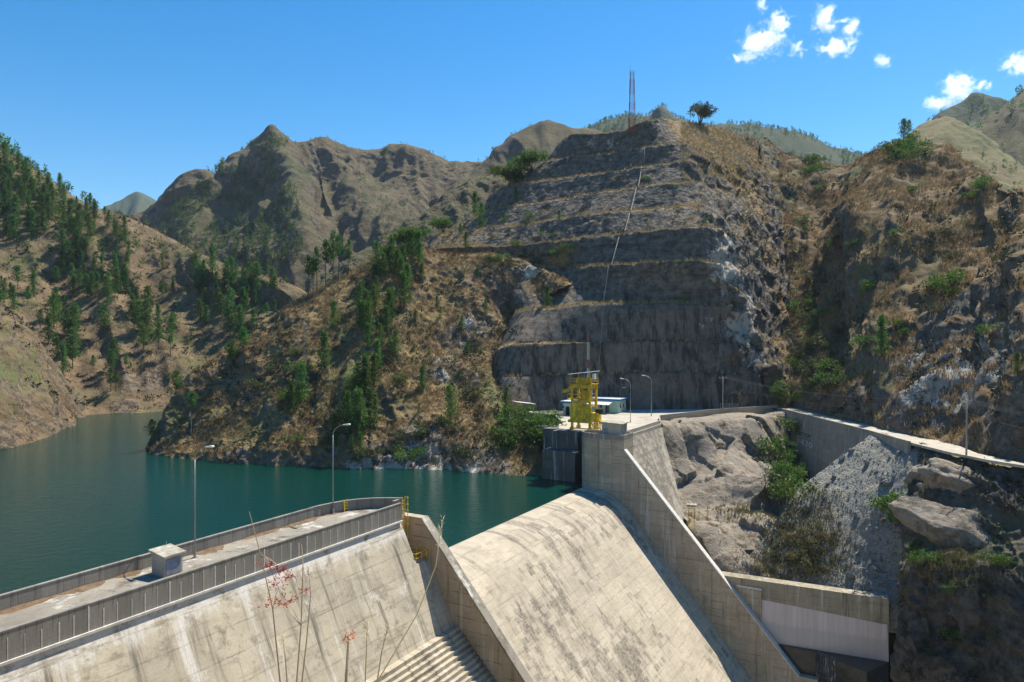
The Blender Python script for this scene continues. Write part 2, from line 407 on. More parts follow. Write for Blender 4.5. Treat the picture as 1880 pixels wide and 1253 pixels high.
# the left bank: a wooded hill, and a bare spur in front of it
r = rows_of([(-330, 800, 190), (-120, 800, 200), (0, 782, 226), (100, 775, 240), (200, 766, 258), (280, 764, 262), (400, 752, 285), (500, 738, 310), (620, 720, 340)],
            [(-330, 640, 225), (-120, 640, 245), (0, 650, 270), (100, 662, 280), (200, 672, 290), (280, 680, 292), (400, 668, 310), (500, 655, 325), (620, 660, 345)],
            [(-330, 400, 310), (-120, 420, 330), (0, 470, 340), (100, 500, 340), (200, 525, 338), (280, 560, 335), (400, 575, 335), (500, 590, 340), (620, 610, 352)],
            [(-330, 60, 440), (-120, 190, 430), (0, 272, 420), (60, 312, 415), (105, 345, 410), (150, 372, 405), (215, 392, 400), (255, 408, 395), (330, 446, 385), (380, 474, 375), (440, 496, 370), (520, 525, 365), (620, 565, 362)])
r[0][:, 2] = -4
r.append(back(r[-1], 70, -35)); r.append(back(r[-1], 120, -90))
terrain('left_hill', r, 300, [40, 70, 80, 14, 8], M_hill, crest=3, relief=[(70, 4.5, 3, False), (14, 1.3, 4, False)], gully=(38, 5.0),
        masks=dict(rock=[(290, 590, 12, .7), (260, 700, 14, .8), (230, 745, 8, .8), (120, 640, 7, .6), (500, 640, 10, .5)], pale=[(270, 745, 4, .5)],
                   green=[(40, 380, 40, .5), (440, 560, 30, .5), (170, 440, 25, .4)]))
r = rows_of([(-260, 905, 130), (-120, 870, 148), (0, 832, 174), (60, 814, 190), (104, 803, 202), (122, 790, 218), (146, 777, 236)],
            [(-260, 760, 150), (-120, 740, 165), (0, 735, 190), (50, 735, 203), (88, 745, 212), (112, 762, 222), (140, 775, 238)],
            [(-260, 500, 190), (-120, 520, 205), (0, 556, 232), (30, 578, 236), (60, 625, 235), (88, 690, 234), (138, 771, 240)])
r[0][:, 2] = -3
r.append(back(r[-1], 25, -22)); r.append(back(r[-1], 30, -25))
terrain('left_spur', r, 170, [50, 60, 10, 6], M_hill, facets=[(6, .8), (2.6, .3)], relief=[(22, 1.5, 4, False), (5, .5, 4, True)], gully=(13, 1.2),
        masks=dict(rock=[(20, 720, 10, .6), (50, 765, 9, .65), (10, 800, 10, .7), (90, 790, 7, .7), (5, 660, 8, .5)], pale=[(15, 690, 9, .35), (40, 720, 7, .35), (90, 795, 6, .45)]))

# the far mountain behind the reservoir arm
r = rows_of([(150, 640, 560), (250, 640, 560), (350, 640, 560), (450, 640, 560), (560, 640, 540), (650, 640, 560), (760, 620, 580), (860, 600, 600), (960, 590, 620)],
            [(150, 540, 680), (250, 530, 670), (350, 505, 660), (450, 480, 680), (555, 445, 640), (630, 470, 700), (700, 425, 690), (770, 420, 720), (860, 400, 720), (960, 400, 740)],
            [(150, 470, 780), (250, 450, 770), (330, 405, 770), (400, 390, 790), (470, 360, 810), (532, 325, 780), (590, 350, 835), (640, 330, 815), (700, 330, 845), (780, 335, 830), (860, 340, 850), (960, 340, 850)],
            [(150, 420, 860), (255, 398, 860), (290, 370, 860), (335, 327, 860), (375, 320, 860), (397, 324, 870), (425, 293, 880), (470, 252, 890), (500, 236, 890), (545, 266, 900), (575, 262, 905), (602, 257, 905), (640, 270, 910), (700, 276, 920), (745, 273, 920), (790, 286, 930), (830, 304, 940), (880, 303, 940), (960, 310, 940)])
r.append(back(r[-1], 120, -70)); r.append(back(r[-1], 250, -150))
terrain('far_mountain', r, 360, [40, 70, 80, 12, 8], M_far, crest=3, crest_w=55.0, relief=[(150, 8, 3, False), (48, 4.5, 6, True)], gully=(62, 12.0),
        masks=dict(rock=[(520, 440, 40, .55), (470, 480, 40, .5), (560, 470, 30, .5)], green=[(400, 420, 90, .6), (470, 330, 60, .5), (680, 500, 60, .4)]))
r = rows_of([(590, 640, 340), (690, 620, 350), (790, 580, 360), (880, 540, 370), (990, 500, 380)],
            [(590, 560, 385), (690, 530, 390), (790, 480, 400), (880, 430, 415), (990, 400, 430)],
            [(590, 502, 420), (640, 476, 425), (690, 446, 430), (740, 409, 440), (790, 373, 450), (850, 338, 465), (905, 317, 480), (990, 314, 500)])
r.append(back(r[-1], 50, -30)); r.append(back(r[-1], 60, -60))
terrain('foothill_ridge', r, 200, [50, 60, 10, 6], M_far, relief=[(50, 3, 4, False), (13, 1.3, 5, True)], gully=(26, 2.6), masks=dict(green_all=.5))
r = rows_of([(840, 430, 540), (1000, 420, 540), (1220, 400, 540)],
            [(840, 360, 640), (930, 330, 630), (1010, 305, 620), (1080, 310, 640), (1220, 320, 640)],
            [(840, 325, 720), (880, 302, 720), (920, 270, 715), (960, 241, 710), (1000, 229, 710), (1040, 227, 710), (1065, 235, 715), (1120, 246, 720), (1220, 262, 720)])
r.append(back(r[-1], 80, -50)); r.append(back(r[-1], 100, -80))
terrain('rounded_hill', r, 170, [40, 50, 10, 6], M_far, relief=[(80, 4, 4, False)], gully=(45, 5), masks=dict(rock=[(935, 265, 20, .8), (1055, 235, 15, .7)], green=[(1000, 290, 60, .6)]))
r = rows_of([(1010, 400, 900), (1340, 400, 900), (1700, 400, 900)],
            [(1010, 255, 1250), (1075, 230, 1250), (1130, 216, 1250), (1190, 213, 1250), (1212, 199, 1250), (1240, 211, 1250), (1290, 223, 1250), (1340, 229, 1250), (1400, 233, 1240), (1440, 237, 1240), (1470, 243, 1240), (1500, 259, 1230), (1530, 273, 1230), (1560, 283, 1220), (1590, 279, 1220), (1620, 269, 1210), (1700, 262, 1200)])
r.append(back(r[-1], 150, -90)); r.append(back(r[-1], 200, -120))
terrain('wooded_ridge', r, 240, [60, 8, 6], M_blue, relief=[(160, 8, 4, False)], gully=(90, 9))
r = rows_of([(120, 500, 2000), (250, 500, 2000), (380, 500, 2000)],
            [(120, 402, 2600), (180, 386, 2600), (215, 373, 2600), (240, 361, 2600), (258, 358, 2600), (275, 363, 2600), (300, 373, 2600), (380, 405, 2600)])
r.append(back(r[-1], 300, -200))
terrain('distant_peak', r, 80, [30, 8], M_blue, relief=[(300, 14, 4, False)], gully=(180, 20))

# hills on the right, beyond the near slope
r = rows_of([(1560, 420, 330), (1700, 420, 325), (1850, 430, 310), (2050, 440, 300)],
            [(1590, 320, 400), (1650, 264, 420), (1690, 233, 420), (1720, 217, 420), (1750, 219, 415), (1790, 241, 405), (1840, 276, 392), (1880, 306, 382), (1950, 348, 370), (2050, 390, 355)])
r.append(back(r[-1], 40, -30)); r.append(back(r[-1], 60, -60))
terrain('green_hill', r, 150, [50, 8, 6], M_green, relief=[(60, 1.8, 4, False), (8, .6, 4, True)], gully=(14, 1.0))
r = rows_of([(1660, 330, 750), (1800, 320, 750), (2000, 320, 750)],
            [(1660, 262, 900), (1700, 237, 900), (1730, 207, 900), (1760, 187, 900), (1795, 171, 900), (1820, 173, 900), (1845, 184, 900), (1900, 200, 900), (2000, 220, 900)])
r.append(back(r[-1], 100, -60)); r.append(back(r[-1], 100, -80))
terrain('right_peak', r, 120, [50, 8, 6], M_blue, relief=[(90, 6, 4, False)], gully=(60, 7))
r = rows_of([(1720, 380, 500), (1850, 370, 480), (2000, 360, 470)],
            [(1740, 268, 640), (1770, 240, 640), (1800, 217, 640), (1830, 197, 640), (1850, 182, 640), (1870, 166, 640), (1890, 150, 640), (1950, 112, 640), (2050, 60, 640)])
r.append(back(r[-1], 80, -50)); r.append(back(r[-1], 100, -80))
terrain('right_mountain', r, 130, [60, 8, 6], M_far, relief=[(70, 5, 4, False)], gully=(40, 5), masks=dict(green_all=.45))

# the mid spur with the pine belt, running down to the water
r = rows_of([(262, 838, 173), (330, 846, 163), (430, 853, 158), (560, 862, 153), (690, 866, 150), (800, 868, 149), (900, 874, 145), (985, 884, 140.5), (1060, 893, 139)],
            [(267, 834, 175), (300, 828, 171), (430, 822, 162), (565, 815, 159), (690, 808, 158), (800, 800, 160), (890, 792, 160), (955, 792, 162), (1050, 800, 158)],
            [(269, 831, 176.5), (312, 798, 176), (430, 765, 172), (565, 745, 169), (690, 722, 172), (790, 700, 178), (868, 695, 182), (915, 715, 181), (962, 765, 176)],
            [(271, 829, 176.5), (322, 748, 181), (430, 695, 185), (565, 630, 187), (690, 580, 196), (790, 560, 206), (868, 565, 206), (925, 580, 214), (975, 590, 204)],
            [(272, 828, 177), (300, 772, 181), (330, 727, 187), (370, 682, 191), (430, 642, 197), (480, 602, 201), (560, 547, 208), (620, 516, 214), (690, 477, 222), (740, 456, 226), (790, 463, 229), (845, 468, 229), (900, 469, 228), (975, 486, 222), (1045, 525, 206)])
r[0][:, 2] = -2.5
r.append(back(r[-1], 14, -4)); r.append(back(r[-1], 30, -25))
terrain('mid_spur', r, 420, [24, 60, 70, 75, 14, 8], M_spur, crest=4, facets=[(5, .8), (2, .35)], relief=[(45, 1.7, 3, False), (11, 1.0, 3, False), (3.0, .5, 3, True)], gully=(20, 1.9),
        masks=dict(rock=[(760, 830, 11, .9), (830, 850, 10, .85), (690, 850, 9, .85), (900, 860, 8, .8), (820, 670, 8, .95), (840, 620, 7, .9), (860, 700, 6, .8), (880, 600, 9, .9), (930, 520, 10, .9), (900, 500, 8, .85),
                               (970, 500, 7, .8), (930, 660, 8, .8), (950, 610, 7, .8), (810, 490, 5, .6), (860, 520, 6, .6), (300, 828, 5, .7), (430, 845, 6, .7), (560, 855, 6, .75), (1000, 530, 6, .8)],
                   pale=[(770, 838, 7, .85), (820, 655, 6, 1.0), (805, 690, 4, .95), (868, 600, 5, .85), (975, 500, 5, .8), (720, 855, 6, .85), (930, 600, 4, .7), (760, 790, 3.5, .85), (850, 490, 3.5, .8), (800, 858, 6, .85), (860, 862, 5, .75), (660, 858, 5, .75), (925, 560, 4, .7), (790, 500, 3, .7), (700, 500, 2, .4)],
                   green=[(700, 560, 14, .5), (640, 720, 12, .4), (560, 720, 8, .4), (940, 830, 9, .7), (980, 800, 8, .8), (780, 450, 6, .5)]))

# the cut, terraced hill: faces and benches climb back from the platform
LV = [[(905, 760, 179), (1000, 757, 184), (1100, 756, 186), (1300, 754, 188), (1425, 751, 191), (1480, 750, 205)],
      [(915, 700, 185), (1000, 692, 187.5), (1100, 689, 188.3), (1300, 686, 190.2), (1416, 692, 193), (1470, 700, 210)],
      [(930, 640, 190), (1010, 633, 190.5), (1100, 631, 191), (1300, 629, 192.8), (1402, 642, 195.5), (1462, 640, 218)],
      [(960, 570, 203), (1012, 566, 199), (1100, 559, 196), (1316, 561, 194.5), (1383, 577, 199), (1452, 575, 231)],
      [(890, 486, 240), (1020, 494, 220), (1105, 490, 206), (1282, 480, 197), (1362, 500, 206), (1444, 505, 244)],
      [(788, 461, 247), (940, 452, 233), (1130, 433, 213), (1291, 419, 203), (1350, 440, 214), (1434, 440, 256)],
      [(804, 433, 266), (950, 415, 246), (1110, 393, 226), (1276, 382, 217), (1340, 395, 227), (1426, 390, 267)],
      [(890, 391, 272), (980, 375, 256), (1139, 349, 237), (1250, 338, 228), (1320, 352, 241), (1417, 347, 277)],
      [(914, 350, 279), (1020, 331, 263), (1140, 313, 247), (1262, 299, 239), (1320, 315, 256), (1409, 312, 287)],
      [(1000, 301, 279), (1060, 290, 268), (1140, 279, 257), (1241, 266, 249), (1320, 278, 271), (1402, 286, 294)],
      [(1040, 254, 281), (1080, 247, 272), (1140, 241, 264), (1200, 221, 259), (1290, 230, 286), (1396, 258, 301)]]
rows = []; seg = []
def wrap(rw):                     # let the left end turn back into the hill
    a = rw[0]; return np.vstack([[a + np.array((-10, 45, -16))], [a + np.array((-5, 16, -4))], rw])
for i, lv in enumerate(LV):
    rw = np.array([P(*q) for q in lv])
    if i == 0: rw[:, 2] = 9.0
    wr = wrap(rw)
    rows.append(wr)
    if i in (1, 2): w_ = np.array([.9, .9, .9, .7, .1, 0])
    else: w_ = np.array([3.0, 3.2, 3.4, 2.6, .5, .2])
    if 0 < i < len(LV) - 1:
        inn = rw.copy(); inn[:, 1] += w_; inn[:, 0] += w_ * .15; inn[:, 2] += .15
        rows.append(wrap(inn)); seg += [14 if i > 2 else 12, 4]
    elif i == len(LV) - 1: seg += [16]
rows.append(back(rows[-1], 25, 0)); seg += [6]
rows.append(back(rows[-1], 60, -40)); seg += [6]
def cliff_mat():
    k = NT('cut_rock_face'); p = k.pos(); X, Y, Z = k.sep(p)
    n1 = k.noise(p, .06, 5, .6); n2 = k.noise(p, .5, 5, .68); n3 = k.noise(p, 2.6, 4, .7)
    st = k.noise(k.comb(X, Y, k.math('MULTIPLY', Z, .07)), .55, 5, .7)
    hi = k.ramp(k.math('ADD', Z, k.math('MULTIPLY', n1, 8)), 38, 46)
    shot = k.mix(k.ramp(n2, .3, .7), (.12, .10, .08), (.19, .16, .126))       # sprayed concrete, low on the cut
    shot = k.mix(k.ramp(st, .45, .62, 0, .85), shot, (.035, .029, .023))
    shot = k.mix(k.ramp(k.noise(p, .16, 5, .7), .58, .7, 0, .6), shot, (.165, .132, .09))
    rk = k.mix(k.ramp(n2, .32, .7), (.06, .052, .043), (.18, .155, .128))      # dark broken rock above
    rk = k.mix(k.ramp(n3, .55, .75, 0, .6), rk, (.25, .22, .185))
    rk = k.mix(k.ramp(k.noise(p, .4, 6, .8), .58, .68, 0, .75), rk, (.33, .29, .24))
    strata = k.noise(k.comb(k.math('MULTIPLY', X, .06), k.math('MULTIPLY', Y, .06), k.math('MULTIPLY', k.math('ADD', Z, k.math('MULTIPLY', n1, 3)), 1.0)), .9, 6, .75)
    rk = k.mix(k.ramp(strata, .5, .68, 0, .8), rk, (.035, .03, .026)); shot = k.mix(k.ramp(strata, .55, .75, 0, .5), shot, (.05, .042, .035))
    c = k.mix(hi, shot, rk)
    nz = k.sep(k.n.new('ShaderNodeNewGeometry').outputs['Normal'])[2]
    c = k.mix(k.math('MULTIPLY', k.ramp(k.math('ADD', k.attr('pale'), k.math('MULTIPLY', k.math('SUBTRACT', k.noise(p, .45, 5, .75), .5), 1.5)), .45, .65), .9), c, (.42, .37, .31))
    gr = k.mix(k.ramp(n3, .35, .7), (.13, .09, .045), (.30, .205, .10))
    c = k.mix(k.math('MAXIMUM', k.math('MULTIPLY', k.ramp(nz, .76, .90), k.ramp(n2, .3, .5)), k.ramp(k.math('ADD', k.attr('green'), k.math('MULTIPLY', k.math('SUBTRACT', n2, .5), 1.2)), .42, .62)), c, gr)
    h = k.math('ADD', k.math('MULTIPLY', n2, .6), k.math('ADD', k.math('MULTIPLY', n3, .3), k.math('MULTIPLY', k.voro(p, .8), k.math('MULTIPLY', hi, .6))))
    k.bump(h, .9, .6); return k.done(c, .93)
M_cliff = cliff_mat()
def cliff_fine(v, nn):
    lo = np.clip((44 - v[:, 2]) / 8, 0, 1)
    amp = .24 * (1 - lo) + .25 * lo
    o = amp * fbm(v, 5.5, 4, .55) + lo * .6 * fbm(v * np.array((1, 1, .6)), 20, 2) + (1 - lo) * .24 * fbm(v * np.array((1, 1, 2.0)), 5, 3, .5, True)
    fl = np.clip((v[:, 0] - 53) / 9, 0, 1) * np.clip((100 - v[:, 2]) / 10, 0, 1)
    o += fl * (1.2 * fbm(v, 12, 3, .5, True) + facet(v, 6, .9) + facet(v, 2, .3)) + (1 - lo) * (1 - fl) * facet(v, 2.4, .18)
    return v + nn * o[:, None]
terrain('terraced_hill', rows, 420, seg, M_cliff, relief=[(50, .7, 2, False)], linear=True, fine=cliff_fine,
        masks=dict(pale=[(1340, 490, 12, .75), (1360, 600, 9, .7), (1330, 440, 8, .65), (1380, 560, 8, .7), (1300, 590, 5, .5), (1120, 265, 5, .55), (1085, 262, 6, .5), (1290, 330, 5, .5), (1390, 660, 7, .6), (1310, 380, 6, .5)],
                   green=[(1320, 290, 16, 1), (1360, 330, 16, .95), (1260, 250, 12, .9), (1390, 380, 12, .8), (1370, 420, 8, .7), (1410, 470, 9, .85), (1430, 560, 9, .85), (1440, 640, 8, .9), (1440, 710, 7, .9), (1385, 290, 14, 1), (1330, 250, 14, 1), (1240, 228, 8, .8),
                          (840, 470, 6, .7), (850, 425, 7, .6), (940, 440, 5, .5), (1030, 470, 9, .7), (960, 480, 8, .6)]))

# the near right slope: a gullied hillside above the road
M_right = terrain_mat('right_slope_ground', dry=(.15, .10, .052), dry2=(.27, .185, .09), dark=(.045, .037, .025), rock=(.155, .145, .13), pale=(.36, .355, .325), wl=1.1, greenness=.3, bump=1.0, bd=.8, brush=.8)
ridge = np.array([P(*q) for q in [(1396, 262, 301), (1440, 282, 308), (1500, 303, 308), (1540, 312, 303), (1590, 293, 282), (1640, 271, 262), (1720, 278, 240), (1790, 302, 214), (1840, 333, 190), (1900, 346, 172), (2050, 362, 148)]])
foot = np.array([(69, 206, 9.2), (74, 199, 9.2), (77, 188, 9.2), (78, 176, 9.2), (78, 164, 9.2), (78, 152, 9.2), (78, 140, 9.2), (78.3, 128, 9.2), (77.0, 117, 9.2), (78, 107, 9.2), (82.5, 92, 9.2)])
o1 = np.array([0, -9, -7, 2, 6, 2, -1, -7, -5, 3, 3.]); o2 = np.array([0, -9, -8, 3, 8, 5, 1, -5, -4, 3, 3.]); o0 = np.array([0, -5, -3, 2, 2, 1, 0, -4, -3, 2, 2.])
def midrow(f, o, hz):
    q = foot * (1 - f) + ridge * f; q[:, 2] = foot[:, 2] * (1 - hz) + ridge[:, 2] * hz
    q[:, 0] -= o * .8; q[:, 1] -= o * .6; return q
r = [foot, midrow(.10, o0, .17), midrow(.34, o1, .42), midrow(.66, o2, .72), ridge, back(ridge, 30, -6), back(ridge, 80, -50)]
r[-2][:, 0] += 14; r[-1][:, 0] += 40
terrain('right_slope', r, 380, [24, 55, 70, 60, 12, 8], M_right, facets=[(8, 1.3), (2.6, .4)], relief=[(42, 3.2, 3, False), (12, 1.3, 3, False), (3.4, .5, 3, False)], gully=(22, 3.2),
        masks=dict(rock=[(1720, 650, 12, 1), (1690, 720, 10, 1), (1740, 730, 9, 1), (1780, 660, 9, 1), (1800, 600, 9, 1), (1650, 740, 8, .8), (1560, 745, 9, .8), (1840, 760, 8, .95), (1850, 650, 8, .9), (1830, 520, 9, .7), (1700, 600, 8, .9), (1760, 560, 7, .8)],
                   pale=[(1700, 700, 9, .8), (1740, 690, 8, .8), (1820, 610, 9, .8), (1690, 660, 7, .7), (1790, 720, 8, .8), (1740, 640, 7, .65), (1850, 660, 8, .6), (1660, 740, 6, .6)],
                   green=[(1490, 640, 10, .7), (1540, 560, 8, .4), (1560, 660, 8, .6), (1450, 480, 8, .6), (1660, 280, 8, .6), (1500, 310, 8, .8)]))

# rock below the platform, beside the dam
M_rock = terrain_mat('sprayed_rock', dry=(.26, .225, .18), dry2=(.36, .315, .255), dark=(.10, .088, .072), green=(.08, .085, .035), rock=(.26, .228, .188), pale=(.46, .41, .345), wl=.9, greenness=.05, bump=.9, bd=.45, brush=.35)
r = rows_of([(1210, 772, 168), (1260, 766, 174), (1330, 759, 182), (1425, 754, 190), (1460, 760, 188)],
            [(1207, 774, 162), (1262, 768, 168), (1330, 762, 175), (1428, 758, 184), (1450, 775, 184)],
            [(1216, 832, 157), (1275, 822, 160), (1350, 822, 165), (1425, 815, 174), (1470, 850, 180)],
            [(1228, 870, 153), (1290, 850, 156), (1370, 850, 158), (1440, 862, 165), (1500, 905, 172)],
            [(1240, 910, 147), (1300, 905, 148), (1385, 895, 150), (1450, 902, 153), (1510, 935, 160)],
            [(1255, 938, 143), (1310, 936, 144.5), (1400, 930, 146), (1470, 925, 147), (1500, 930, 149)],
            [(1258, 954, 136.5), (1310, 954, 137), (1395, 952, 138), (1470, 950, 139), (1510, 955, 141)],
            [(1290, 1000, 132), (1345, 1004, 131), (1430, 1005, 130), (1480, 1000, 131), (1525, 1000, 134)],
            [(1330, 1062, 125), (1370, 1066, 122.5), (1440, 1062, 121.5), (1490, 1055, 122), (1540, 1050, 124)],
            [(1335, 1110, 129), (1380, 1110, 127), (1440, 1110, 125), (1490, 1105, 123), (1540, 1100, 123)])
terrain('abutment_rock', r, 190, [5, 26, 22, 26, 16, 12, 24, 24, 8], M_rock, relief=[(17, 2.4, 2, False), (1.8, .05, 3, False)], facets=[(11, 1.9), (4.5, .32)], fine=lambda v, nn: np.concatenate([v[:, :2], np.where(v[:, 2:] > 8.6, 8.6 + .5 * np.tanh((v[:, 2:] - 8.6) / 1.2), v[:, 2:])], 1),
        masks=dict(green=[(1470, 1000, 7, 1), (1450, 1040, 6, .9), (1470, 890, 7, .8), (1450, 820, 5, .7), (1490, 960, 7, .9)], pale=[(1380, 800, 5, .5), (1420, 900, 5, .5), (1330, 850, 4, .5)], rock_all=.5))

# scree below the road
def scree_mat():
    k = NT('grey_green_scree'); p = k.pos()
    n1 = k.noise(p, .12, 4, .6); v = k.voro(p, 3.6, 'F1', 'Color'); v2 = k.voro(p, 9.5, 'F1', 'Color')
    a = k.sep(v)[0]; b = k.sep(v2)[1]
    c = k.mix(k.ramp(n1, .35, .7), (.245, .228, .185), (.31, .285, .23))
    c = k.mix(k.ramp(a, .2, .95, 0, .5), c, (.09, .095, .09)); c = k.mix(k.ramp(b, .5, 1, 0, .55), c, (.36, .355, .315))
    k.bump(k.math('ADD', k.math('MULTIPLY', k.voro(p, 3.6), -.7), k.math('MULTIPLY', k.voro(p, 9.5), -.35)), .8, .18)
    return k.done(c, .95)
M_scree = scree_mat()
r = rows_of([(1590, 792, 146), (1645, 803, 138), (1695, 818, 128), (1750, 834, 119)],
            [(1600, 801, 142), (1645, 810, 135), (1695, 826, 126), (1745, 842, 117.5)],
            [(1530, 852, 141), (1590, 862, 134), (1645, 872, 126.5), (1700, 885, 120)],
            [(1464, 906, 139), (1540, 932, 130), (1605, 947, 123.5), (1668, 962, 118)],
            [(1400, 992, 131), (1480, 1010, 125.5), (1572, 1028, 120.5), (1662, 1048, 115.5)],
            [(1335, 1066, 126), (1430, 1078, 121.8), (1542, 1090, 117.6), (1650, 1106, 113.2)],
            [(1335, 1130, 126), (1430, 1140, 121.5), (1545, 1150, 117.3), (1660, 1165, 112.8)])
r[1][:, 2] = np.minimum(r[1][:, 2], 8.9)
r[0][:, 2] = 8.6
terrain('scree_slope', r, 150, [4, 26, 30, 36, 36, 6], M_scree, relief=[(12, .6, 3, False), (2.0, .16, 3, False)])

# the rocky bank on the lower right
M_bank = terrain_mat('rocky_bank', dry=(.10, .085, .065), dry2=(.15, .125, .095), dark=(.04, .036, .03), rock=(.09, .085, .078), pale=(.22, .20, .18), wl=.8, greenness=.25, bump=1.0, bd=.5)
r = rows_of([(1690, 816, 128), (1740, 832, 119.5), (1780, 838, 115), (1830, 843, 110.5), (1890, 849, 106.5), (2000, 860, 100)],
            [(1688, 826, 126), (1740, 842, 118), (1780, 848, 114), (1830, 852, 109.5), (1890, 858, 105.5), (2000, 868, 99)],
            [(1668, 885, 121), (1712, 890, 116), (1770, 892, 111), (1830, 902, 106.5), (1890, 908, 102), (2000, 915, 95)],
            [(1660, 930, 118), (1712, 922, 112.5), (1780, 948, 107), (1840, 962, 103), (1890, 968, 99), (2000, 975, 92)],
            [(1658, 985, 115), (1705, 985, 109), (1765, 1005, 104), (1825, 1012, 100.5), (1890, 1005, 97), (2000, 1010, 90)],
            [(1662, 1030, 112), (1700, 1022, 105), (1770, 1034, 100), (1830, 1044, 97), (1890, 1052, 94.5), (2000, 1065, 88)],
            [(1652, 1080, 109), (1685, 1050, 103.5), (1760, 1062, 98.6), (1830, 1080, 95.4), (1890, 1100, 93), (2000, 1110, 86)],
            [(1645, 1150, 106), (1680, 1150, 101.5), (1755, 1150, 97.2), (1830, 1160, 94), (1890, 1170, 91.5), (2000, 1180, 85)],
            [(1636, 1260, 103), (1675, 1260, 99.5), (1750, 1260, 95.6), (1830, 1260, 92.5), (1890, 1265, 90), (2000, 1270, 84)],
            [(1636, 1420, 101), (1675, 1420, 97), (1750, 1420, 93), (1830, 1420, 90), (1890, 1420, 87), (2000, 1420, 82)])
r[0][:, 2] = 8.7; r[1][:, 2] = np.minimum(r[1][:, 2], 8.8)
terrain('rocky_bank', r, 200, [3, 20, 18, 20, 18, 14, 26, 30, 20], M_bank, facets=[(6, .9), (2, .3)], relief=[(9, 1.1, 3, False), (3.4, .5, 4, True)],
        masks=dict(rock=[(1760, 880, 7, .7), (1840, 900, 7, .7), (1680, 900, 5, .8), (1760, 1130, 14, .9), (1700, 1180, 10, .8), (1850, 1180, 10, .9)],
                   green=[(1690, 1090, 5, .8), (1720, 1130, 4, .5), (1830, 1045, 3, .8), (1680, 1010, 4, .8)]))

# ground under the photographer, the river floor and the reservoir
g = MB(); M_near = terrain_mat('near_bank_ground', wl=.4, greenness=.4)
xs = np.linspace(-45, 45, 40); ys = np.linspace(-30, 46, 44)
vv = np.array([(x, y, (26.6 - .75 * y if y < 4 else 23.6 - 1.05 * (y - 4)) - .0012 * x * x * (x > 0)) for y in ys for x in xs])
vv[:, 2] += .5 * fbm(vv, 6, 3) - .2
a = np.arange(len(vv)).reshape(44, 40); q = np.stack([a[:-1, :-1], a[:-1, 1:], a[1:, 1:], a[1:, :-1]], -1).reshape(-1, 4)
struct(link('near_bank', mesh_np('near_bank', vv, q), M_near))
rb = MB(); rb.poly([W(-70, 2, -36), W(74, 2, -36), W(74, 140, -36), W(-70, 140, -36)], [(0, 1, 2, 3)])
struct(rb.build('riverbed', M_scree))
def water_mat():
    k = NT('reservoir_water'); p = k.pos()
    k.b.inputs['Roughness'].default_value = .06; k.b.inputs['IOR'].default_value = 1.33; k.b.inputs['Specular IOR Level'].default_value = .5
    n = k.noise(k.scale(p, (1, 1.6, 1)), .5, 5, .65); n2 = k.noise(k.scale(p, (1.2, 2.4, 1)), 2.4, 3, .6)
    k.bump(k.math('ADD', n, k.math('MULTIPLY', n2, .45)), .55, .35)
    c = k.mix(k.ramp(k.noise(p, .018, 3), .35, .7), (.0009, .029, .018), (.0015, .036, .025))
    return k.done(c)
wv = []; nx, ny = 60, 60
wb = MB(); wb.poly([W(-150, .45, 0), W(300, .45, 0), W(300, -700, 0), W(-150, -700, 0)], [(0, 1, 2, 3)])
struct(wb.build('reservoir_water', water_mat()))
# ------------------------------------------------------------------ the dam
M_face = concrete_mat('dam_face_concrete', base=(.49, .42, .31), streak=1.0, lift=1.9, patch=.7, lines=.35, hor='x', sf=.85, blot=1.0, topwash=7.9)
M_spill = concrete_mat('spillway_concrete', base=(.54, .46, .345), dark=(.135, .115, .092), streak=.25, lift=1.5, blocks=1.0, patch=.35, lines=.45, hor='x', blot=.3)
M_wall = concrete_mat('training_wall_concrete', base=(.46, .38, .275), dark=(.12, .095, .065), streak=.65, lift=1.3, patch=.3, lines=.95, hor='y')
M_par = concrete_mat('parapet_concrete', base=(.31, .28, .235), dark=(.07, .065, .06), pale=(.58, .55, .5), streak=.75, lift=5, patch=.4, lines=0, vary=.5)
M_deck = concrete_mat('crest_deck_concrete', base=(.31, .275, .22), dark=(.10, .078, .055), streak=.9, patch=.6, lines=0, lift=6, sf=.5)
M_joint = plain_mat('lime_streak', (.60, .57, .52), .9)
dam = thing('dam', 'pale weathered concrete dam with broad spillway across the valley', 'dam', (ORG[0], ORG[1], 0), DAM_ROT)
def D(mb, name, mat, parent=dam, **k): return mb.build(name, mat, parent, **k)   # dam frame: x = s, y = -t
TF, ZF = 5.6, 8.8                 # top of the downstream face
def face_t(z): return TF + (ZF - z) / 2.0
# left block: crest deck, face, steps
S0, S1 = -75.0, 6.4
b = MB(); prof = [(-TF, ZF), (-face_t(-36), -36), (3.0, -36), (1.2, ZF)]
b.profile(prof, S0, 4.2); D(b, 'left_block', M_face)
b = MB(); b.profile([(-face_t(4.2), 4.2), (-face_t(-36), -36), (3.0, -36), (1.2, ZF), (-4.5, ZF), (-4.5, 4.2)], 4.2, S1); D(b, 'end_block', M_face)
b = MB(); deck = [(S0, 1.1)] + [(S0 + k, 1.1) for k in ()] + [(-1.0, 1.1), (.6, .75), (2.2, .2), (3.7, -.7), (4.9, -2.1), (5.7, -3.6), (6.2, -4.6), (4.25, -4.6), (4.2, -TF - .35), (S0, -TF - .35)]
b.prism(deck[::-1], ZF + .004, CREST); D(b, 'crest_deck', M_deck)
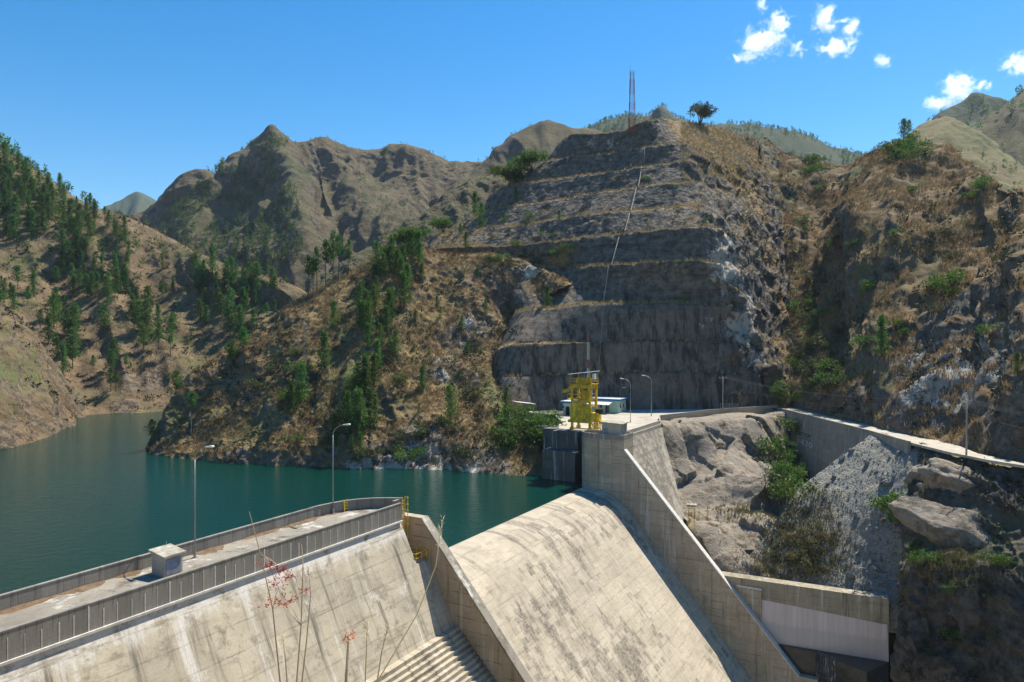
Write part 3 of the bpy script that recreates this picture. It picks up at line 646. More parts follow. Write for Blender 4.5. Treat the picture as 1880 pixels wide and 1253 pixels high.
# parapets, panel by panel
def panel_mesh(L, h, th):
    b = MB(); b.box(.012, L - .012, 0, th, 0, h); b.box(0.0, L, -.03, th + .03, h, h + .09); return b.mesh('panel')
def parapet(name, pts, label, h=1.05, th=.26, L0=1.55, drip=False):
    par = empty(name); par.parent = dam
    pts = [np.array(p, float) for p in pts]; L = np.r_[0, np.cumsum([np.linalg.norm(pts[i + 1] - pts[i]) for i in range(len(pts) - 1)])]
    n = max(1, round(L[-1] / L0)); cut = np.linspace(0, L[-1], n + 1); xs = np.interp(cut, L, [p[0] for p in pts]); ys = np.interp(cut, L, [p[1] for p in pts])
    cache = {}; jm = None
    for i in range(n):
        dx, dy = xs[i + 1] - xs[i], ys[i + 1] - ys[i]; l = round(math.hypot(dx, dy), 2)
        if l not in cache: cache[l] = panel_mesh(l, h, th); cache[l].materials.append(M_par)
        o = link('panel', cache[l], None, par); o.location = (xs[i], ys[i], CREST - .002 if not drip else CREST - .75); o.rotation_euler = (0, 0, math.atan2(dy, dx))
        if drip:
            if jm is None:
                jb = MB(); jb.box(-.035, .035, -.012, .0, .02, h - .05); jm = jb.mesh('lime_streak'); jm.materials.append(M_joint)
            s = link('lime_streak', jm, None, par); s.location = (xs[i] + random.uniform(-.05, .05), ys[i] - .002, CREST - .75); s.rotation_euler = (0, 0, math.atan2(dy, dx)); s.scale = (random.uniform(.5, 1.6), 1, random.uniform(.7, 1))
    return par
up = [(S0, .95), (-1.0, .95), (.6, .6), (2.2, .05), (3.7, -.85), (4.9, -2.2), (5.7, -3.7), (6.05, -4.5)]
parapet('upstream_parapet', up, '')
parapet('downstream_parapet', [(S0, -TF - .36), (4.1, -TF - .36)], '', h=1.85, L0=.98, drip=True)
parapet('end_parapet', [(4.3, -4.75), (5.25, -4.75)], '', h=1.85, drip=True)
b = MB(); b.box(S0, 4.1, -TF - .50, -TF - .06, ZF - .28, ZF - .1); D(b, 'ledge', M_joint)
# the rows of steps at the foot of the left face
for i in range(24):
    z1 = -2.4 - .42 * i; t1 = face_t(z1) + .3 + i * .21
    b = MB(); b.box(-24, 6.38, -(t1 + .42), -(t1 - 1.4), z1 - 1.2, z1); D(b, 'step', M_face)
# spillway: ogee crest running into a straight chute
SP = [(-3.2, -4), (-2.6, -1.8), (-1.6, -.5), (-.4, .12), (.8, .2), (2.2, .06), (3.4, -.25), (5.0, -.75), (6.8, -1.7), (8.4, -3.1), (10, -4.9), (12, -7.3), (14.2, -9.9), (18, -14.4), (22.6, -19.8), (30.4, -28.9), (36.4, -36)]
c = crom(np.array([(t, z, 0) for t, z in SP]), 90)
W0, W1 = 7.5, 66.7; ns = 40
vv = np.array([(s, -t, z) for t, z, _ in c for s in np.linspace(W0 - .05, W1 + .05, ns)])
a = np.arange(len(vv)).reshape(90, ns); q = np.stack([a[:-1, :-1], a[:-1, 1:], a[1:, 1:], a[1:, :-1]], -1).reshape(-1, 4)
o = link('spillway', mesh_np('spillway', vv, q), M_spill, dam)
if o.data.polygons[1500].normal.z < 0: o.data.flip_normals()
def wall_profile(t0, z0, zlow):   # top outline of a training wall in (y,z), with its sole well below the chute
    tt = 6.9; zs = lambda t: z0 - 1.15 * (t - tt)
    return [(-t0, z0), (-tt, z0), (-37.6, zs(37.6)), (-39.5, zs(37.6)), (-39.5, -37), (-t0, -37)]
b = MB(); b.profile(wall_profile(-2.0, 8.55, -37), 6.4, 7.5); D(b, 'left_training_wall', M_wall)
b = MB(); b.profile([(-7.6, 7.8), (-37.6, 7.8 - 1.15 * 30.0), (-40.5, 7.8 - 1.15 * 30.0), (-40.5, -37), (-7.6, -37)], 66.7, 67.9); D(b, 'right_training_wall', M_wall)
# coping on the walls: a pale worn edge, slightly proud
b = MB(); k0 = 7.8
b.profile([(-7.66, k0 + .05), (-37.7, k0 - 1.15 * 30.04 + .05), (-37.7, k0 - 1.15 * 30.04 - .22), (-7.66, k0 - .22)], 66.64, 67.96); D(b, 'coping', M_joint)
b = MB(); b.profile([(-6.9, 8.6), (-37.7, 8.6 - 1.15 * 30.8), (-37.7, 8.3 - 1.15 * 30.8), (-6.9, 8.3)], 6.34, 7.56); D(b, 'coping', M_deck)
# right pier with a round upstream nose, its parapet and the raised box on the wall
nose = [(66.7, -7.6), (66.7, 1.2)] + [(69.15 - 2.45 * math.cos(R(180 - 12 * k) - math.pi), 1.2 + 3.6 * math.sin(R(12 * k))) for k in range(1, 15)] + [(71.6, 1.2), (71.6, -7.6)]
nose = [(66.7, -7.6), (66.7, -1.2)] + [(69.15 - 2.45 * math.cos(R(12 * k)), -1.2 + 2.9 * math.sin(R(12 * k))) for k in range(1, 15)] + [(71.6, -1.2), (71.6, -7.6)]
b = MB(); b.prism(nose[::-1], -36, CREST); D(b, 'pier', M_wall)
b = MB(); n_ = len(nose)
inn = [(69.15 + (x - 69.15) * .88, -3 + (y + 3) * .955) for x, y in nose]
b.poly([(x, y, CREST + .003) for x, y in nose] + [(x, y, 10.45) for x, y in nose] + [(x, y, CREST + .003) for x, y in inn] + [(x, y, 10.45) for x, y in inn],
       sum([[(i, i + 1, n_ + i + 1, n_ + i), (2 * n_ + i + 1, 2 * n_ + i, 3 * n_ + i, 3 * n_ + i + 1), (n_ + i, n_ + i + 1, 3 * n_ + i + 1, 3 * n_ + i)] for i in range(n_ - 1)], []) + [(n_ - 1, 0, n_, 2 * n_ - 1), (2 * n_, 3 * n_ - 1, 4 * n_ - 1, 3 * n_), (2 * n_ - 1, n_, 3 * n_, 4 * n_ - 1)])
D(b, 'pier_parapet', M_par)
# right block: a second sloping face, ending against the rock
def ft(z): return 5.2 + (CREST - z) / 2.0
b = MB(); zb = -12.0
b.hexa([(72.2, -ft(zb), zb), (82.0, -ft(zb), zb), (82.0, 3, zb), (72.2, 3, zb)], [(72.2, -5.2, CREST), (95.5, -5.2, CREST), (95.5, 3, CREST), (72.2, 3, CREST)])
M_rb = concrete_mat('right_block_concrete', base=(.46, .41, .33), dark=(.12, .105, .085), streak=.3, lift=1.3, blocks=1.0, patch=.3, lines=.7, hor='x', bth=(-.12, .1))
D(b, 'right_block', M_rb)
b = MB(); b.profile([(-5.5, 7.6), (-ft(-9) - .8, -9), (-ft(-9) + .3, -9), (-4.4, 7.6)], 70.9, 71.55); D(b, 'stair_wall', M_wall)
# intake blocks standing in the water on the upstream side
M_int = concrete_mat('intake_concrete', base=(.12, .118, .108), dark=(.04, .038, .035), streak=.7, lift=2, patch=.2, lines=.4)  # base colour darkened for the shade on these faces, plus wet black stain
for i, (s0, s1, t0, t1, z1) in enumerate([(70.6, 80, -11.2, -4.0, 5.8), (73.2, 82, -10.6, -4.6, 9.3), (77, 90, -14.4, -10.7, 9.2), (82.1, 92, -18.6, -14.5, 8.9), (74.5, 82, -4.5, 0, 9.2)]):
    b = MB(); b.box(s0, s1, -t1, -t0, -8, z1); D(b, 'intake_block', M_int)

# platform at crest level behind the dam
M_plat = concrete_mat('platform_concrete', base=(.50, .45, .37), dark=(.2, .18, .15), streak=.1, patch=.3, lines=0, lift=9)
pl = [W(71.7, 5.4, 0), W(95, 5.6, 0), (34.5, 166, 0), (50, 179, 0), (72, 191.5, 0), (76, 192, 0), (79, 206, 0), (60, 206, 0), (20, 200, 0), (-8, 192, 0), (-6, 183, 0), (1.3, 174, 0), (10.1, 164.9, 0), W(84, -14, 0), W(77, -10.7, 0), W(76, -4, 0), W(71.7, -1, 0)]
b = MB(); b.prism([(p[0], p[1]) for p in pl], 7.2, CREST + .004)
struct(b.build('platform', M_plat))
def low_wall(name, pts, z0, h, th, mat, label, cat):
    w = thing(name, label, cat, (*pts[0][:2], z0))
    for i in range(len(pts) - 1):
        h += .006 * (1 if i % 2 else -1); th += .006 * (1 if i % 2 else -1)
        p, q = Vector((*pts[i][:2], 0)), Vector((*pts[i + 1][:2], 0)); L = (q - p).length; n = max(1, round(L / 3.0)); d = (q - p) / n
        for k in range(n):
            a0 = p + d * k - Vector((*pts[0][:2], 0)); bb = MB(); u = d.normalized()
            bb.beam(a0 + u * .015 + Vector((0, 0, h / 2)), a0 + d - u * .015 + Vector((0, 0, h / 2)), th, h); bb.build('panel', mat, w)
    return w
low_wall('parapet_wall', [W(72.3, 5.1, 0), W(95, 5.3, 0), (34.5, 165.7), (50, 178.7), (71.6, 191)], CREST + .004, .8, .22, M_plat, 'low pale concrete wall along the platform edge above the rock', 'wall')
low_wall('parapet_wall', [(-6, 183.2), (1.4, 174.2), (10.2, 165.1), W(84.2, -13.8, 0)], CREST + .004, .9, .3, M_par, 'low grey concrete wall above the leafy bank beside the water', 'wall')

# access road and its retaining wall
def road_mat():
    k = NT('pale_dirt_road'); p = k.pos(); n = k.noise(p, .8, 5, .65)
    c = k.mix(k.ramp(n, .3, .7), (.36, .315, .25), (.50, .45, .37)); k.bump(n, .4, .05); return k.done(c, .95)
b = MB(); rd = [(71.8, 191.5), (72.2, 167), (72.7, 143), (72.2, 127), (72.6, 117.6), (74, 110), (78.4, 100), (84, 84)]
inner = [(79.5, 196), (79.5, 167), (79.4, 143), (79.2, 127), (76.4, 116), (77.2, 108), (81.0, 98), (87, 84)]
b.poly([(x, y, CREST - .02) for x, y in rd] + [(x, y, CREST - .02) for x, y in inner] + [(x, y, CREST - .45) for x, y in rd], sum([[(i, i + 1, i + 9, i + 8), (i + 1, i, i + 16, i + 17)] for i in range(7)], []))
struct(b.build('access_road', road_mat()))
rw = thing('retaining_wall', 'tall stained concrete retaining wall carrying the road, painted with numbers', 'wall', (71.7, 191, 0))
M_rw = concrete_mat('retaining_wall_concrete', base=(.40, .345, .27), dark=(.13, .115, .09), streak=.6, lift=1.7, patch=.2, lines=.6)
pts = [(71.45, 191.2), (71.85, 167), (72.35, 143), (71.9, 128)]
for i in range(3):
    p, q = Vector((*pts[i], 0)), Vector((*pts[i + 1], 0)); n = 3
    for k in range(n):
        a0 = p + (q - p) * (k / n); a1 = p + (q - p) * ((k + 1) / n); g_ = (a1 - a0).normalized() * .012
        bb = MB(); L = [a0 + g_, a1 - g_]; lean = Vector((-1.6, 0, 0))
        bb.hexa([L[0] + lean + Vector((0, 0, -6)), L[0] + Vector((.6, 0, -6)), L[1] + Vector((.6, 0, -6)), L[1] + lean + Vector((0, 0, -6))],
                [L[0] + Vector((-.15, 0, CREST + .25)), L[0] + Vector((.25, 0, CREST + .25)), L[1] + Vector((.25, 0, CREST + .25)), L[1] + Vector((-.15, 0, CREST + .25))])
        oo = bb.build('panel', M_rw, None); oo.parent = rw; oo.matrix_parent_inverse = Matrix.Translation((-71.7, -191, 0))
def text(body, name, size, mat, M, parent=None):
    c_ = bpy.data.curves.new(name, 'FONT'); c_.body = body; c_.size = size; c_.align_x = 'CENTER'; c_.extrude = .004
    o_ = bpy.data.objects.new(name, c_); COL.objects.link(o_); bpy.context.view_layer.update()
    me_ = bpy.data.meshes.new_from_object(o_.evaluated_get(bpy.context.evaluated_depsgraph_get())); COL.objects.unlink(o_); bpy.data.objects.remove(o_)
    me_.materials.append(mat); t_ = link(name, me_, None, parent); t_.matrix_world = M; return t_
M_white = plain_mat('white_paint', (.72, .72, .70), .7); M_darkp = plain_mat('dark_paint', (.05, .05, .05), .8)
def on_wall(y, z):                # a point and frame on the leaning face of the retaining wall
    f = (CREST + .25 - z) / (CREST + 6.25); x = 71.45 + (191.2 - y) / 24.2 * .4 - .15 - 1.45 * f - .03
    ex = Vector((.0165, -1, 0)).normalized(); up_ = Vector((1.45 / 15.65, 0, 1)).normalized(); nz = ex.cross(up_)
    return Matrix((ex, up_, nz)).transposed().to_4x4(), Vector((x, y, z))
for body, y, z, sz, mt in (('1430', 171.5, 2.2, 1.9, M_white), ('COTA', 172.5, 4.4, 1.2, M_darkp)):
    m4, loc = on_wall(y, z); m4 = m4 @ Matrix.Diagonal((2.4, 1, 1, 1)); m4.translation = loc + Vector((-.12, 0, 0))
    tt = text(body, 'painted_number', sz, mt, m4); tt.parent = rw; tt.matrix_parent_inverse = Matrix.Translation((-71.7, -191, 0))

# lower wall beside the chute outlet, with its pale band, the outlet floor and the spill
lw = thing('outlet_wall', 'long concrete outlet wall with a pale pink lower band beside the spillway', 'wall')
M_ow = concrete_mat('outlet_wall_concrete', base=(.36, .31, .22), dark=(.09, .075, .055), streak=.65, lift=1.4, patch=.1, lines=.5)
kp = NT('pink_washed_concrete'); oo = kp.co(); X, Y, Z = kp.sep(oo)
cc = kp.mix(kp.ramp(kp.noise(kp.comb(X, Y, kp.math('MULTIPLY', Z, .06)), 1.6, 4, .6), .35, .7), (.50, .43, .41), (.60, .53, .51)); cc = kp.mix(kp.ramp(kp.math('ADD', Z, kp.noise(oo, .4, 3)), -18.6, -19.4, 0, .55), cc, (.38, .37, .36)); M_pink = kp.done(cc, .85)
pA, pB = Vector((36.0, 122.0, 0)), Vector((59.5, 111.6, 0)); du = (pB - pA).normalized(); nw = Vector((du.y, -du.x, 0))   # towards the chute
def wallpts(e, z): return [pA - nw * e + Vector((0, 0, z)), pB - nw * e + Vector((0, 0, z))]
nseg = 5
for i in range(nseg):
    a0 = pA + (pB - pA) * (i / nseg) + du * .01; a1 = pA + (pB - pA) * ((i + 1) / nseg) - du * .01
    bb = MB(); zt = [-12.6 - .35 * i / nseg, -12.6 - .35 * (i + 1) / nseg]; zl = -24.0
    bb.hexa([a0 + nw * 0 + Vector((0, 0, zl)), a1 + Vector((0, 0, zl)), a1 - nw * 2.2 + Vector((0, 0, zl)), a0 - nw * 2.2 + Vector((0, 0, zl))],
            [a0 + Vector((0, 0, zt[0])), a1 + Vector((0, 0, zt[1])), a1 - nw * 2.2 + Vector((0, 0, zt[1])), a0 - nw * 2.2 + Vector((0, 0, zt[0]))]); bb.build('panel', M_ow, lw)
bb = MB(); zt0, zt1 = -15.4, -17.0
bb.hexa([pA + nw * .06 + Vector((0, 0, -23.9)), pB + nw * .06 + Vector((0, 0, -23.9)), pB - nw * .2 + Vector((0, 0, -23.9)), pA - nw * .2 + Vector((0, 0, -23.9))],
        [pA + nw * .06 + Vector((0, 0, zt0)), pB + nw * .06 - du * .3 + Vector((0, 0, zt1)), pB - nw * .2 + Vector((0, 0, zt1)), pA - nw * .2 + Vector((0, 0, zt0))]); bb.build('washed_band', M_pink, lw)
fl = MB(); f0 = pA + nw * .07; f1 = pB + nw * .07; f2 = pB + nw * 7.2; f3 = pA + nw * 9.5
fq = [Vector((*W(68.0, 25.3, 0)[:2], 0)), Vector((*W(68.0, 40, 0)[:2], 0)), Vector((54.2, 107.9, 0)), pB + nw * .1]
fl.hexa([p + Vector((0, 0, -36)) for p in fq], [p + Vector((0, 0, -22.8)) for p in fq])
M_wet = plain_mat('wet_outlet_floor', (.035, .035, .035), .25, .5, .7)
struct(fl.build('outlet_floor', M_wet))
bx = thing('outlet_box', 'small raised concrete box with pale rim against the spillway wall', 'box', (ORG[0], ORG[1], 0), DAM_ROT)
b = MB(); b.box(67.9, 71.4, -31.6, -25.6, -24, -14.2); b.build('wall', M_wall, bx); b = MB(); b.box(67.86, 71.45, -31.66, -25.5, -14.196, -13.9); b.build('rim', M_joint, bx)
kw = NT('falling_water'); kw.b.inputs['Roughness'].default_value = .3; oo = kw.co(); X, Y, Z = kw.sep(oo)
kw.b.inputs['Alpha'].default_value = 1; kw.put(kw.b.inputs['Alpha'], kw.ramp(kw.noise(kw.comb(X, Y, kw.math('MULTIPLY', Z, .08)), 5, 5, .75), .48, .70, 0, .7)); M_fall = kw.done((.6, .61, .61))
fb = MB(); nf = Vector((-(fq[2] - fq[1]).y, (fq[2] - fq[1]).x, 0)).normalized(); nf = nf if nf.y < 0 else -nf; e0, e1 = fq[1] + (fq[2] - fq[1]) * .04, fq[1] + (fq[2] - fq[1]) * .42; nw = nf
pp = []; 
for i in range(9):
    f_ = i / 8; pp += [e0 + (e1 - e0) * f_ + Vector((0, 0, -22.72)) - nw * .5, e0 + (e1 - e0) * f_ + nw * .15 + Vector((0, 0, -22.8 - .1)), e0 + (e1 - e0) * f_ + nw * (.5 + .1 * math.sin(i * 2.1)) + Vector((0, 0, -35))]
fb.poly(pp, sum([[(3 * i, 3 * i + 3, 3 * i + 4, 3 * i + 1), (3 * i + 1, 3 * i + 4, 3 * i + 5, 3 * i + 2)] for i in range(8)], []))
tag(fb.build('waterfall', M_fall, smooth=True), 'thin white spill of water falling over the outlet floor edge', 'waterfall')

M_litter = terrain_mat('crest_litter', dry=(.13, .085, .05), dry2=(.20, .135, .08), dark=(.07, .05, .03), wl=.15, greenness=.1)
lb = MB(); rr = random.Random(3)
for s0, L, w_ in [(-33, 5.5, .7), (-27.5, 3.5, .9), (-23.2, 2.2, .8), (-16.5, 3.4, 1.1), (-11, 4.5, .6), (-6.5, 5.5, .8), (-1.2, 4.0, .7)]:
    n = 14; pts = []
    for i in range(n + 1):
        f = i / n; e = math.sin(math.pi * f) ** .6 * w_ * (.7 + .5 * rr.random()); x = s0 + L * f
        pts += [W(x, -.93, CREST + .05 + .06 * math.sin(math.pi * f)), W(x, -.9 + e * .5, CREST + .04 + .05 * rr.random()), W(x, -.9 + e + .02, CREST + .006)]
    lb.poly(pts, sum([[(3 * i, 3 * i + 3, 3 * i + 4, 3 * i + 1), (3 * i + 1, 3 * i + 4, 3 * i + 5, 3 * i + 2)] for i in range(n)], []))
lo_ = lb.build('leaf_litter', M_litter, smooth=True); lo_['kind'] = 'stuff'; lo_['label'] = 'brown leaf litter drifted along the upstream parapet'
# ------------------------------------------------------------------ built things
M_steel = plain_mat('galvanised_steel', (.32, .33, .34), .45, .2, 3, .6)
M_yel = plain_mat('yellow_paint', (.72, .47, .015), .5, .5, .9, rust=(.20, .10, .03))
M_sheet = plain_mat('pale_roof_sheet', (.62, .64, .66), .45, .12, 1.2)
M_red = plain_mat('red_paint', (.35, .045, .03), .6); M_wht = plain_mat('white_mast_paint', (.65, .65, .63), .6)
M_dk = plain_mat('dark_opening', (.015, .016, .018), .5); M_glass = plain_mat('window_glass', (.02, .025, .03), .1)
M_door = plain_mat('blue_grey_door', (.22, .25, .31), .55)
M_hut = concrete_mat('hut_concrete', base=(.45, .40, .33), dark=(.2, .18, .15), streak=.3, patch=.1, lines=.3, lift=1.2)
M_cap = plain_mat('hut_roof_concrete', (.40, .36, .29), .9, .45, 1.6, rust=(.24, .19, .13))
M_grn = plain_mat('mint_wall', (.42, .60, .47), .8, .1, .6); M_blu = plain_mat('blue_roof_trim', (.03, .13, .30), .6, .2, 1)
M_wood = plain_mat('weathered_beam', (.48, .38, .24), .9, .3, 1.5); M_pole = plain_mat('pole_concrete', (.33, .31, .28), .85, .2, 1.5)
M_wire = plain_mat('cable', (.10, .10, .10), .6)

def street_lamp(base, arm, label, h=9.4, reach=1.9):
    o = thing('street_lamp', label, 'street lamp', base, group='street lamps of the dam'); ux, uy = arm
    b = MB(); b.tube([(0, 0, 0), (0, 0, h * .5), (0, 0, h - .9)], .07, 8, .045); b.build('pole', M_steel, o, smooth=True)
    b = MB(); pts = []
    for k in range(8):
        a = k / 7 * R(72); pts.append((ux * reach * (1 - math.cos(a)) * 1.2, uy * reach * (1 - math.cos(a)) * 1.2, h - .9 + 1.25 * math.sin(a)))
    b.tube(pts, .042, 6, .035); b.build('arm', M_steel, o, smooth=True); e = Vector(pts[-1]); u = Vector((ux, uy, .12)).normalized()
    b = MB(); b.beam(e - u * .1, e + u * .35, .2, .12); b.beam(e + u * .35, e + u * .85, .32, .16); b.build('lamp_head', M_white, o, bevel=.04)
    b = MB(); b.box(-.22, .22, -.22, .22, 0, .05); b.tube([(0, 0, .05), (0, 0, .5)], .12, 8); b.build('base', M_steel, o)
    return o
street_lamp(PZ(357, 1025, CREST), (DN[0], DN[1]), 'tall street lamp beside the small hut on the dam crest')
street_lamp(PZ(611, 944, CREST), (DN[0], DN[1]), 'tall street lamp near the rounded end of the dam crest')
street_lamp(PZ(1157.5, 776, CREST), (-DN[0], -DN[1]), 'street lamp on the platform right behind the pier hut')
street_lamp(PZ(1196, 764, CREST), (-DN[0], -DN[1]), 'street lamp on the platform edge, rightmost of all the lamps')
street_lamp(P(1139, 752, 186.5), (.6, -.3), 'short street lamp behind the mint green building', h=5.4, reach=1.0)

def hut(name, label, s0, s1, t0, t1, h, tilt, over=.28):
    c = W((s0 + s1) / 2, (t0 + t1) / 2, CREST + .004); o = thing(name, label, 'hut', c, DAM_ROT)
    a, bq = (s1 - s0) / 2, (t1 - t0) / 2
    b = MB(); b.hexa([(-a, -bq, 0), (a, -bq, 0), (a, bq, 0), (-a, bq, 0)], [(-a, -bq, h - tilt), (a, -bq, h - tilt), (a, bq, h), (-a, bq, h)]); b.build('wall', M_hut, o)
    r_ = MB(); k = over; e = tilt * k / (2 * bq)
    lo = [(-a - k, -bq - k, h - tilt - e + .004), (a + k, -bq - k, h - tilt - e + .004), (a + k, bq + k, h + e + .004), (-a - k, bq + k, h + e + .004)]
    r_.hexa(lo, [(x, y, z + .2) for x, y, z in lo]); r_.build('roof', M_cap, o, bevel=.03)
    return o, a, bq
o, a, bq = hut('crest_hut', 'small concrete hut with flat slab roof on the dam crest', -21.3, -19.7, .9, 2.5, 1.8, .25, .2)
b = MB(); b.box(-a * .8, a * .75, -bq - .05, -bq + .02, .12, 1.35); b.build('door', M_door, o)
b = MB(); b.tube([(a * .6, bq, 1.8), (a * .6, bq, 2.4)], .03); b.build('vent_pipe', M_steel, o)
o, a, bq = hut('pier_hut', 'square concrete hut with a blue grey door on the rounded pier', 67.5, 70.7, 2.9, 6.7, 3.0, .15)
b = MB(); b.box(-a - .05, -a + .02, bq * .35, bq * .82, 0, 2.1); b.build('door', M_door, o)

# yellow gantry crane over the intake gates
cr = thing('gantry_crane', 'yellow steel gantry crane with white sheet roof beside the pier', 'crane', W(78.6, -5.6, CREST + .004), DAM_ROT); cr.scale = (.85, .76, 1.04)
for x in (-1.9, 1.9):
    for y in (-2.6, 2.6):
        b = MB(); b.box(x - .28, x + .28, y - .28, y + .28, .25, 8.2); b.box(x - .45, x + .45, y - .5, y + .5, .0, .5); b.build('leg', M_yel, cr)
b = MB(); b.box(-2.3, 2.3, 2.25, 2.95, 8.203, 8.95); b.box(-2.3, 2.3, -2.95, -2.25, 8.203, 8.95); b.box(-2.35, -1.65, -2.24, 2.24, 8.25, 8.9); b.box(1.65, 2.35, -2.24, 2.24, 8.25, 8.9); b.build('girder', M_yel, cr)
b = MB(); b.box(-2.5, 2.5, -3.1, 3.1, 8.953, 9.03); b.build('top_deck', M_yel, cr)
b = MB()
for z in (5.4, 2.4):
    b.box(-2.05, -1.75, -2.32, 2.32, z, z + .4); b.box(1.75, 2.05, -2.32, 2.32, z, z + .4)
b.box(-1.6, 1.6, 2.45, 2.75, 4.6, 5.0); b.box(-1.6, 1.6, -2.75, -2.45, 4.6, 5.0); b.build('cross_beam', M_yel, cr)
b = MB(); b.box(-2.5, -2.2, -3.3, 2.9, 2.0, 4.6); b.box(-2.5, -2.2, -1.9, 2.0, 4.603, 5.3); b.box(-2.56, -2.5, -1.3, 1.4, 2.5, 4.9); b.build('gate_panel', M_yel, cr)
b = MB(); b.box(-2.9, -2.0, -3.4, 3.4, 1.5, 2.0); b.box(2.0, 2.9, -3.4, 3.4, 1.5, 2.0); b.build('sill_beam', M_yel, cr)
b = MB(); b.box(-1.3, 1.3, -1.6, .6, 9.04, 10.2); b.tube([(-1.2, 1.4, 9.7), (1.2, 1.4, 9.7)], .55, 10); b.build('hoist', M_yel, cr)
for x in (-2.3, 2.3):
    for y in (-2.9, 2.9):
        b = MB(); b.beam((x, y, 9.04), (x, y, 11.2 + (.25 if y < 0 else -.25)), .12); b.build('roof_post', M_yel, cr)
b = MB(); lo = [(-2.9, -3.3, 11.5), (2.9, -3.3, 11.5), (2.9, 3.3, 10.92), (-2.9, 3.3, 10.92)]; b.hexa(lo, [(x, y, z + .07) for x, y, z in lo]); rf = b.build('roof', M_sheet, cr)
for k in range(11):
    y = -3.1 + .62 * k; z = 11.572 - (y + 3.3) / 6.6 * .58; b = MB(); b.box(-2.9, 2.9, y - .05, y + .05, z, z + .05); b.build('rib', M_sheet, rf)
b = MB(); b.box(-.5, .5, -3.3, -2.6, 10.0, 11.1); b.build('control_box', M_white, cr)
b = MB()
for z in (9.6, 10.1):
    b.tube([(-2.45, -3.05, z), (2.45, -3.05, z), (2.45, 3.05, z), (-2.45, 3.05, z), (-2.45, -3.05, z)], .04, 5)
for x in (-2.45, 0, 2.45):
    for y in (-3.05, 0, 3.05): b.tube([(x, y, 9.03), (x, y, 10.1)], .035, 5)
b.build('railing', M_yel, cr)
b = MB(); b.hexa([(-.35, 2.9, 7.9), (.35, 2.9, 7.9), (.35, 4.6, 7.75), (-.35, 4.6, 7.75)], [(-.35, 2.9, 8.7), (.35, 2.9, 8.7), (.35, 4.6, 8.4), (-.35, 4.6, 8.4)])
b.hexa([(-.3, 4.62, 7.3), (.3, 4.62, 7.3), (.3, 6.6, 7.0), (-.3, 6.6, 7.0)], [(-.3, 4.62, 8.0), (.3, 4.62, 8.0), (.3, 6.6, 7.7), (-.3, 6.6, 7.7)]); bo = b.build('boom', M_yel, cr)
b = MB(); b.tube([(0, 6.2, 7.0), (0, 6.2, 4.4)], .03, 5); b.box(-.12, .12, 6.05, 6.35, 4.0, 4.4); b.build('hook', M_dk, bo)
b = MB(); b.box(-.9, .9, 2.96, 4.6, 5.9, 6.05)
b.tube([(-.9, 4.6, 6.9), (.9, 4.6, 6.9)], .035); b.tube([(-.9, 3, 6.9), (-.9, 4.6, 6.9)], .035); b.tube([(-.9, 4.6, 6), (-.9, 4.6, 6.9)], .035); b.tube([(.9, 4.6, 6), (.9, 4.6, 6.9)], .035); b.build('side_platform', M_yel, cr)
b = MB()
for y in (-.95, -.45): b.tube([(-2.55, y, 2), (-2.55, y, 9.6)], .04, 5)
for k in range(24): b.tube([(-2.55, -.95, 2.2 + .3 * k), (-2.55, -.45, 2.2 + .3 * k)], .025, 4)
b.build('ladder', M_yel, cr)
b = MB(); b.box(-3.4, -1.2, -5.6, -3.5, 1.9, 3.6); b.box(-3.0, -1.6, -7.2, -5.65, 1.6, 2.2); b.build('winch_box', M_yel, cr)
b = MB(); b.tube([(-2.3, -4.6, 3.9), (-2.3, -6.4, 3.9)], .55, 12); b.build('winch_drum', M_dk, cr)
b = MB(); c4 = [(-3.3, -5.5), (-1.3, -5.5), (-1.3, -3.6), (-3.3, -3.6)]
for i in range(4):
    p, q = c4[i], c4[(i + 1) % 4]; b.beam((*p, .0), (*p, 1.9), .18); b.beam((*p, .1), (*q, 1.8), .12); b.beam((*q, .1), (*p, 1.8), .12)
b.build('braced_stand', M_yel, cr)

for x in (-1.9, 1.9):
    for z in (3.4, 5.8, 7.0): b = MB(); b.beam((x, -2.4, z), (x, 2.4, z), .16); b.build('brace', M_yel, cr)
    b = MB(); b.beam((x - .07, -2.4, 5.9), (x - .07, 2.4, 8.1), .13); b.build('brace', M_yel, cr); b = MB(); b.beam((x + .07, 2.4, 5.9), (x + .07, -2.4, 8.1), .13); b.build('brace', M_yel, cr)
b = MB()
for y in (-.8, 0, .8): b.tube([(-.3, y, 2.2), (-.3, y, 9.0)], .05, 5)
b.build('hoist_rope', M_dk, cr)
b = MB(); b.box(-1.5, 1.5, -2.2, 2.2, 6.05, 6.2); b.box(-1.2, 1.2, -1.8, 0.2, 6.2, 7.6); b.build('machine_deck', M_yel, cr)
b = MB(); b.tube([(-2.2, -3.2, 9.0), (-2.4, -3.6, 7.2), (-2.5, -3.7, 1.0)], .05, 6); b.build('cable_hose', M_wht, cr)
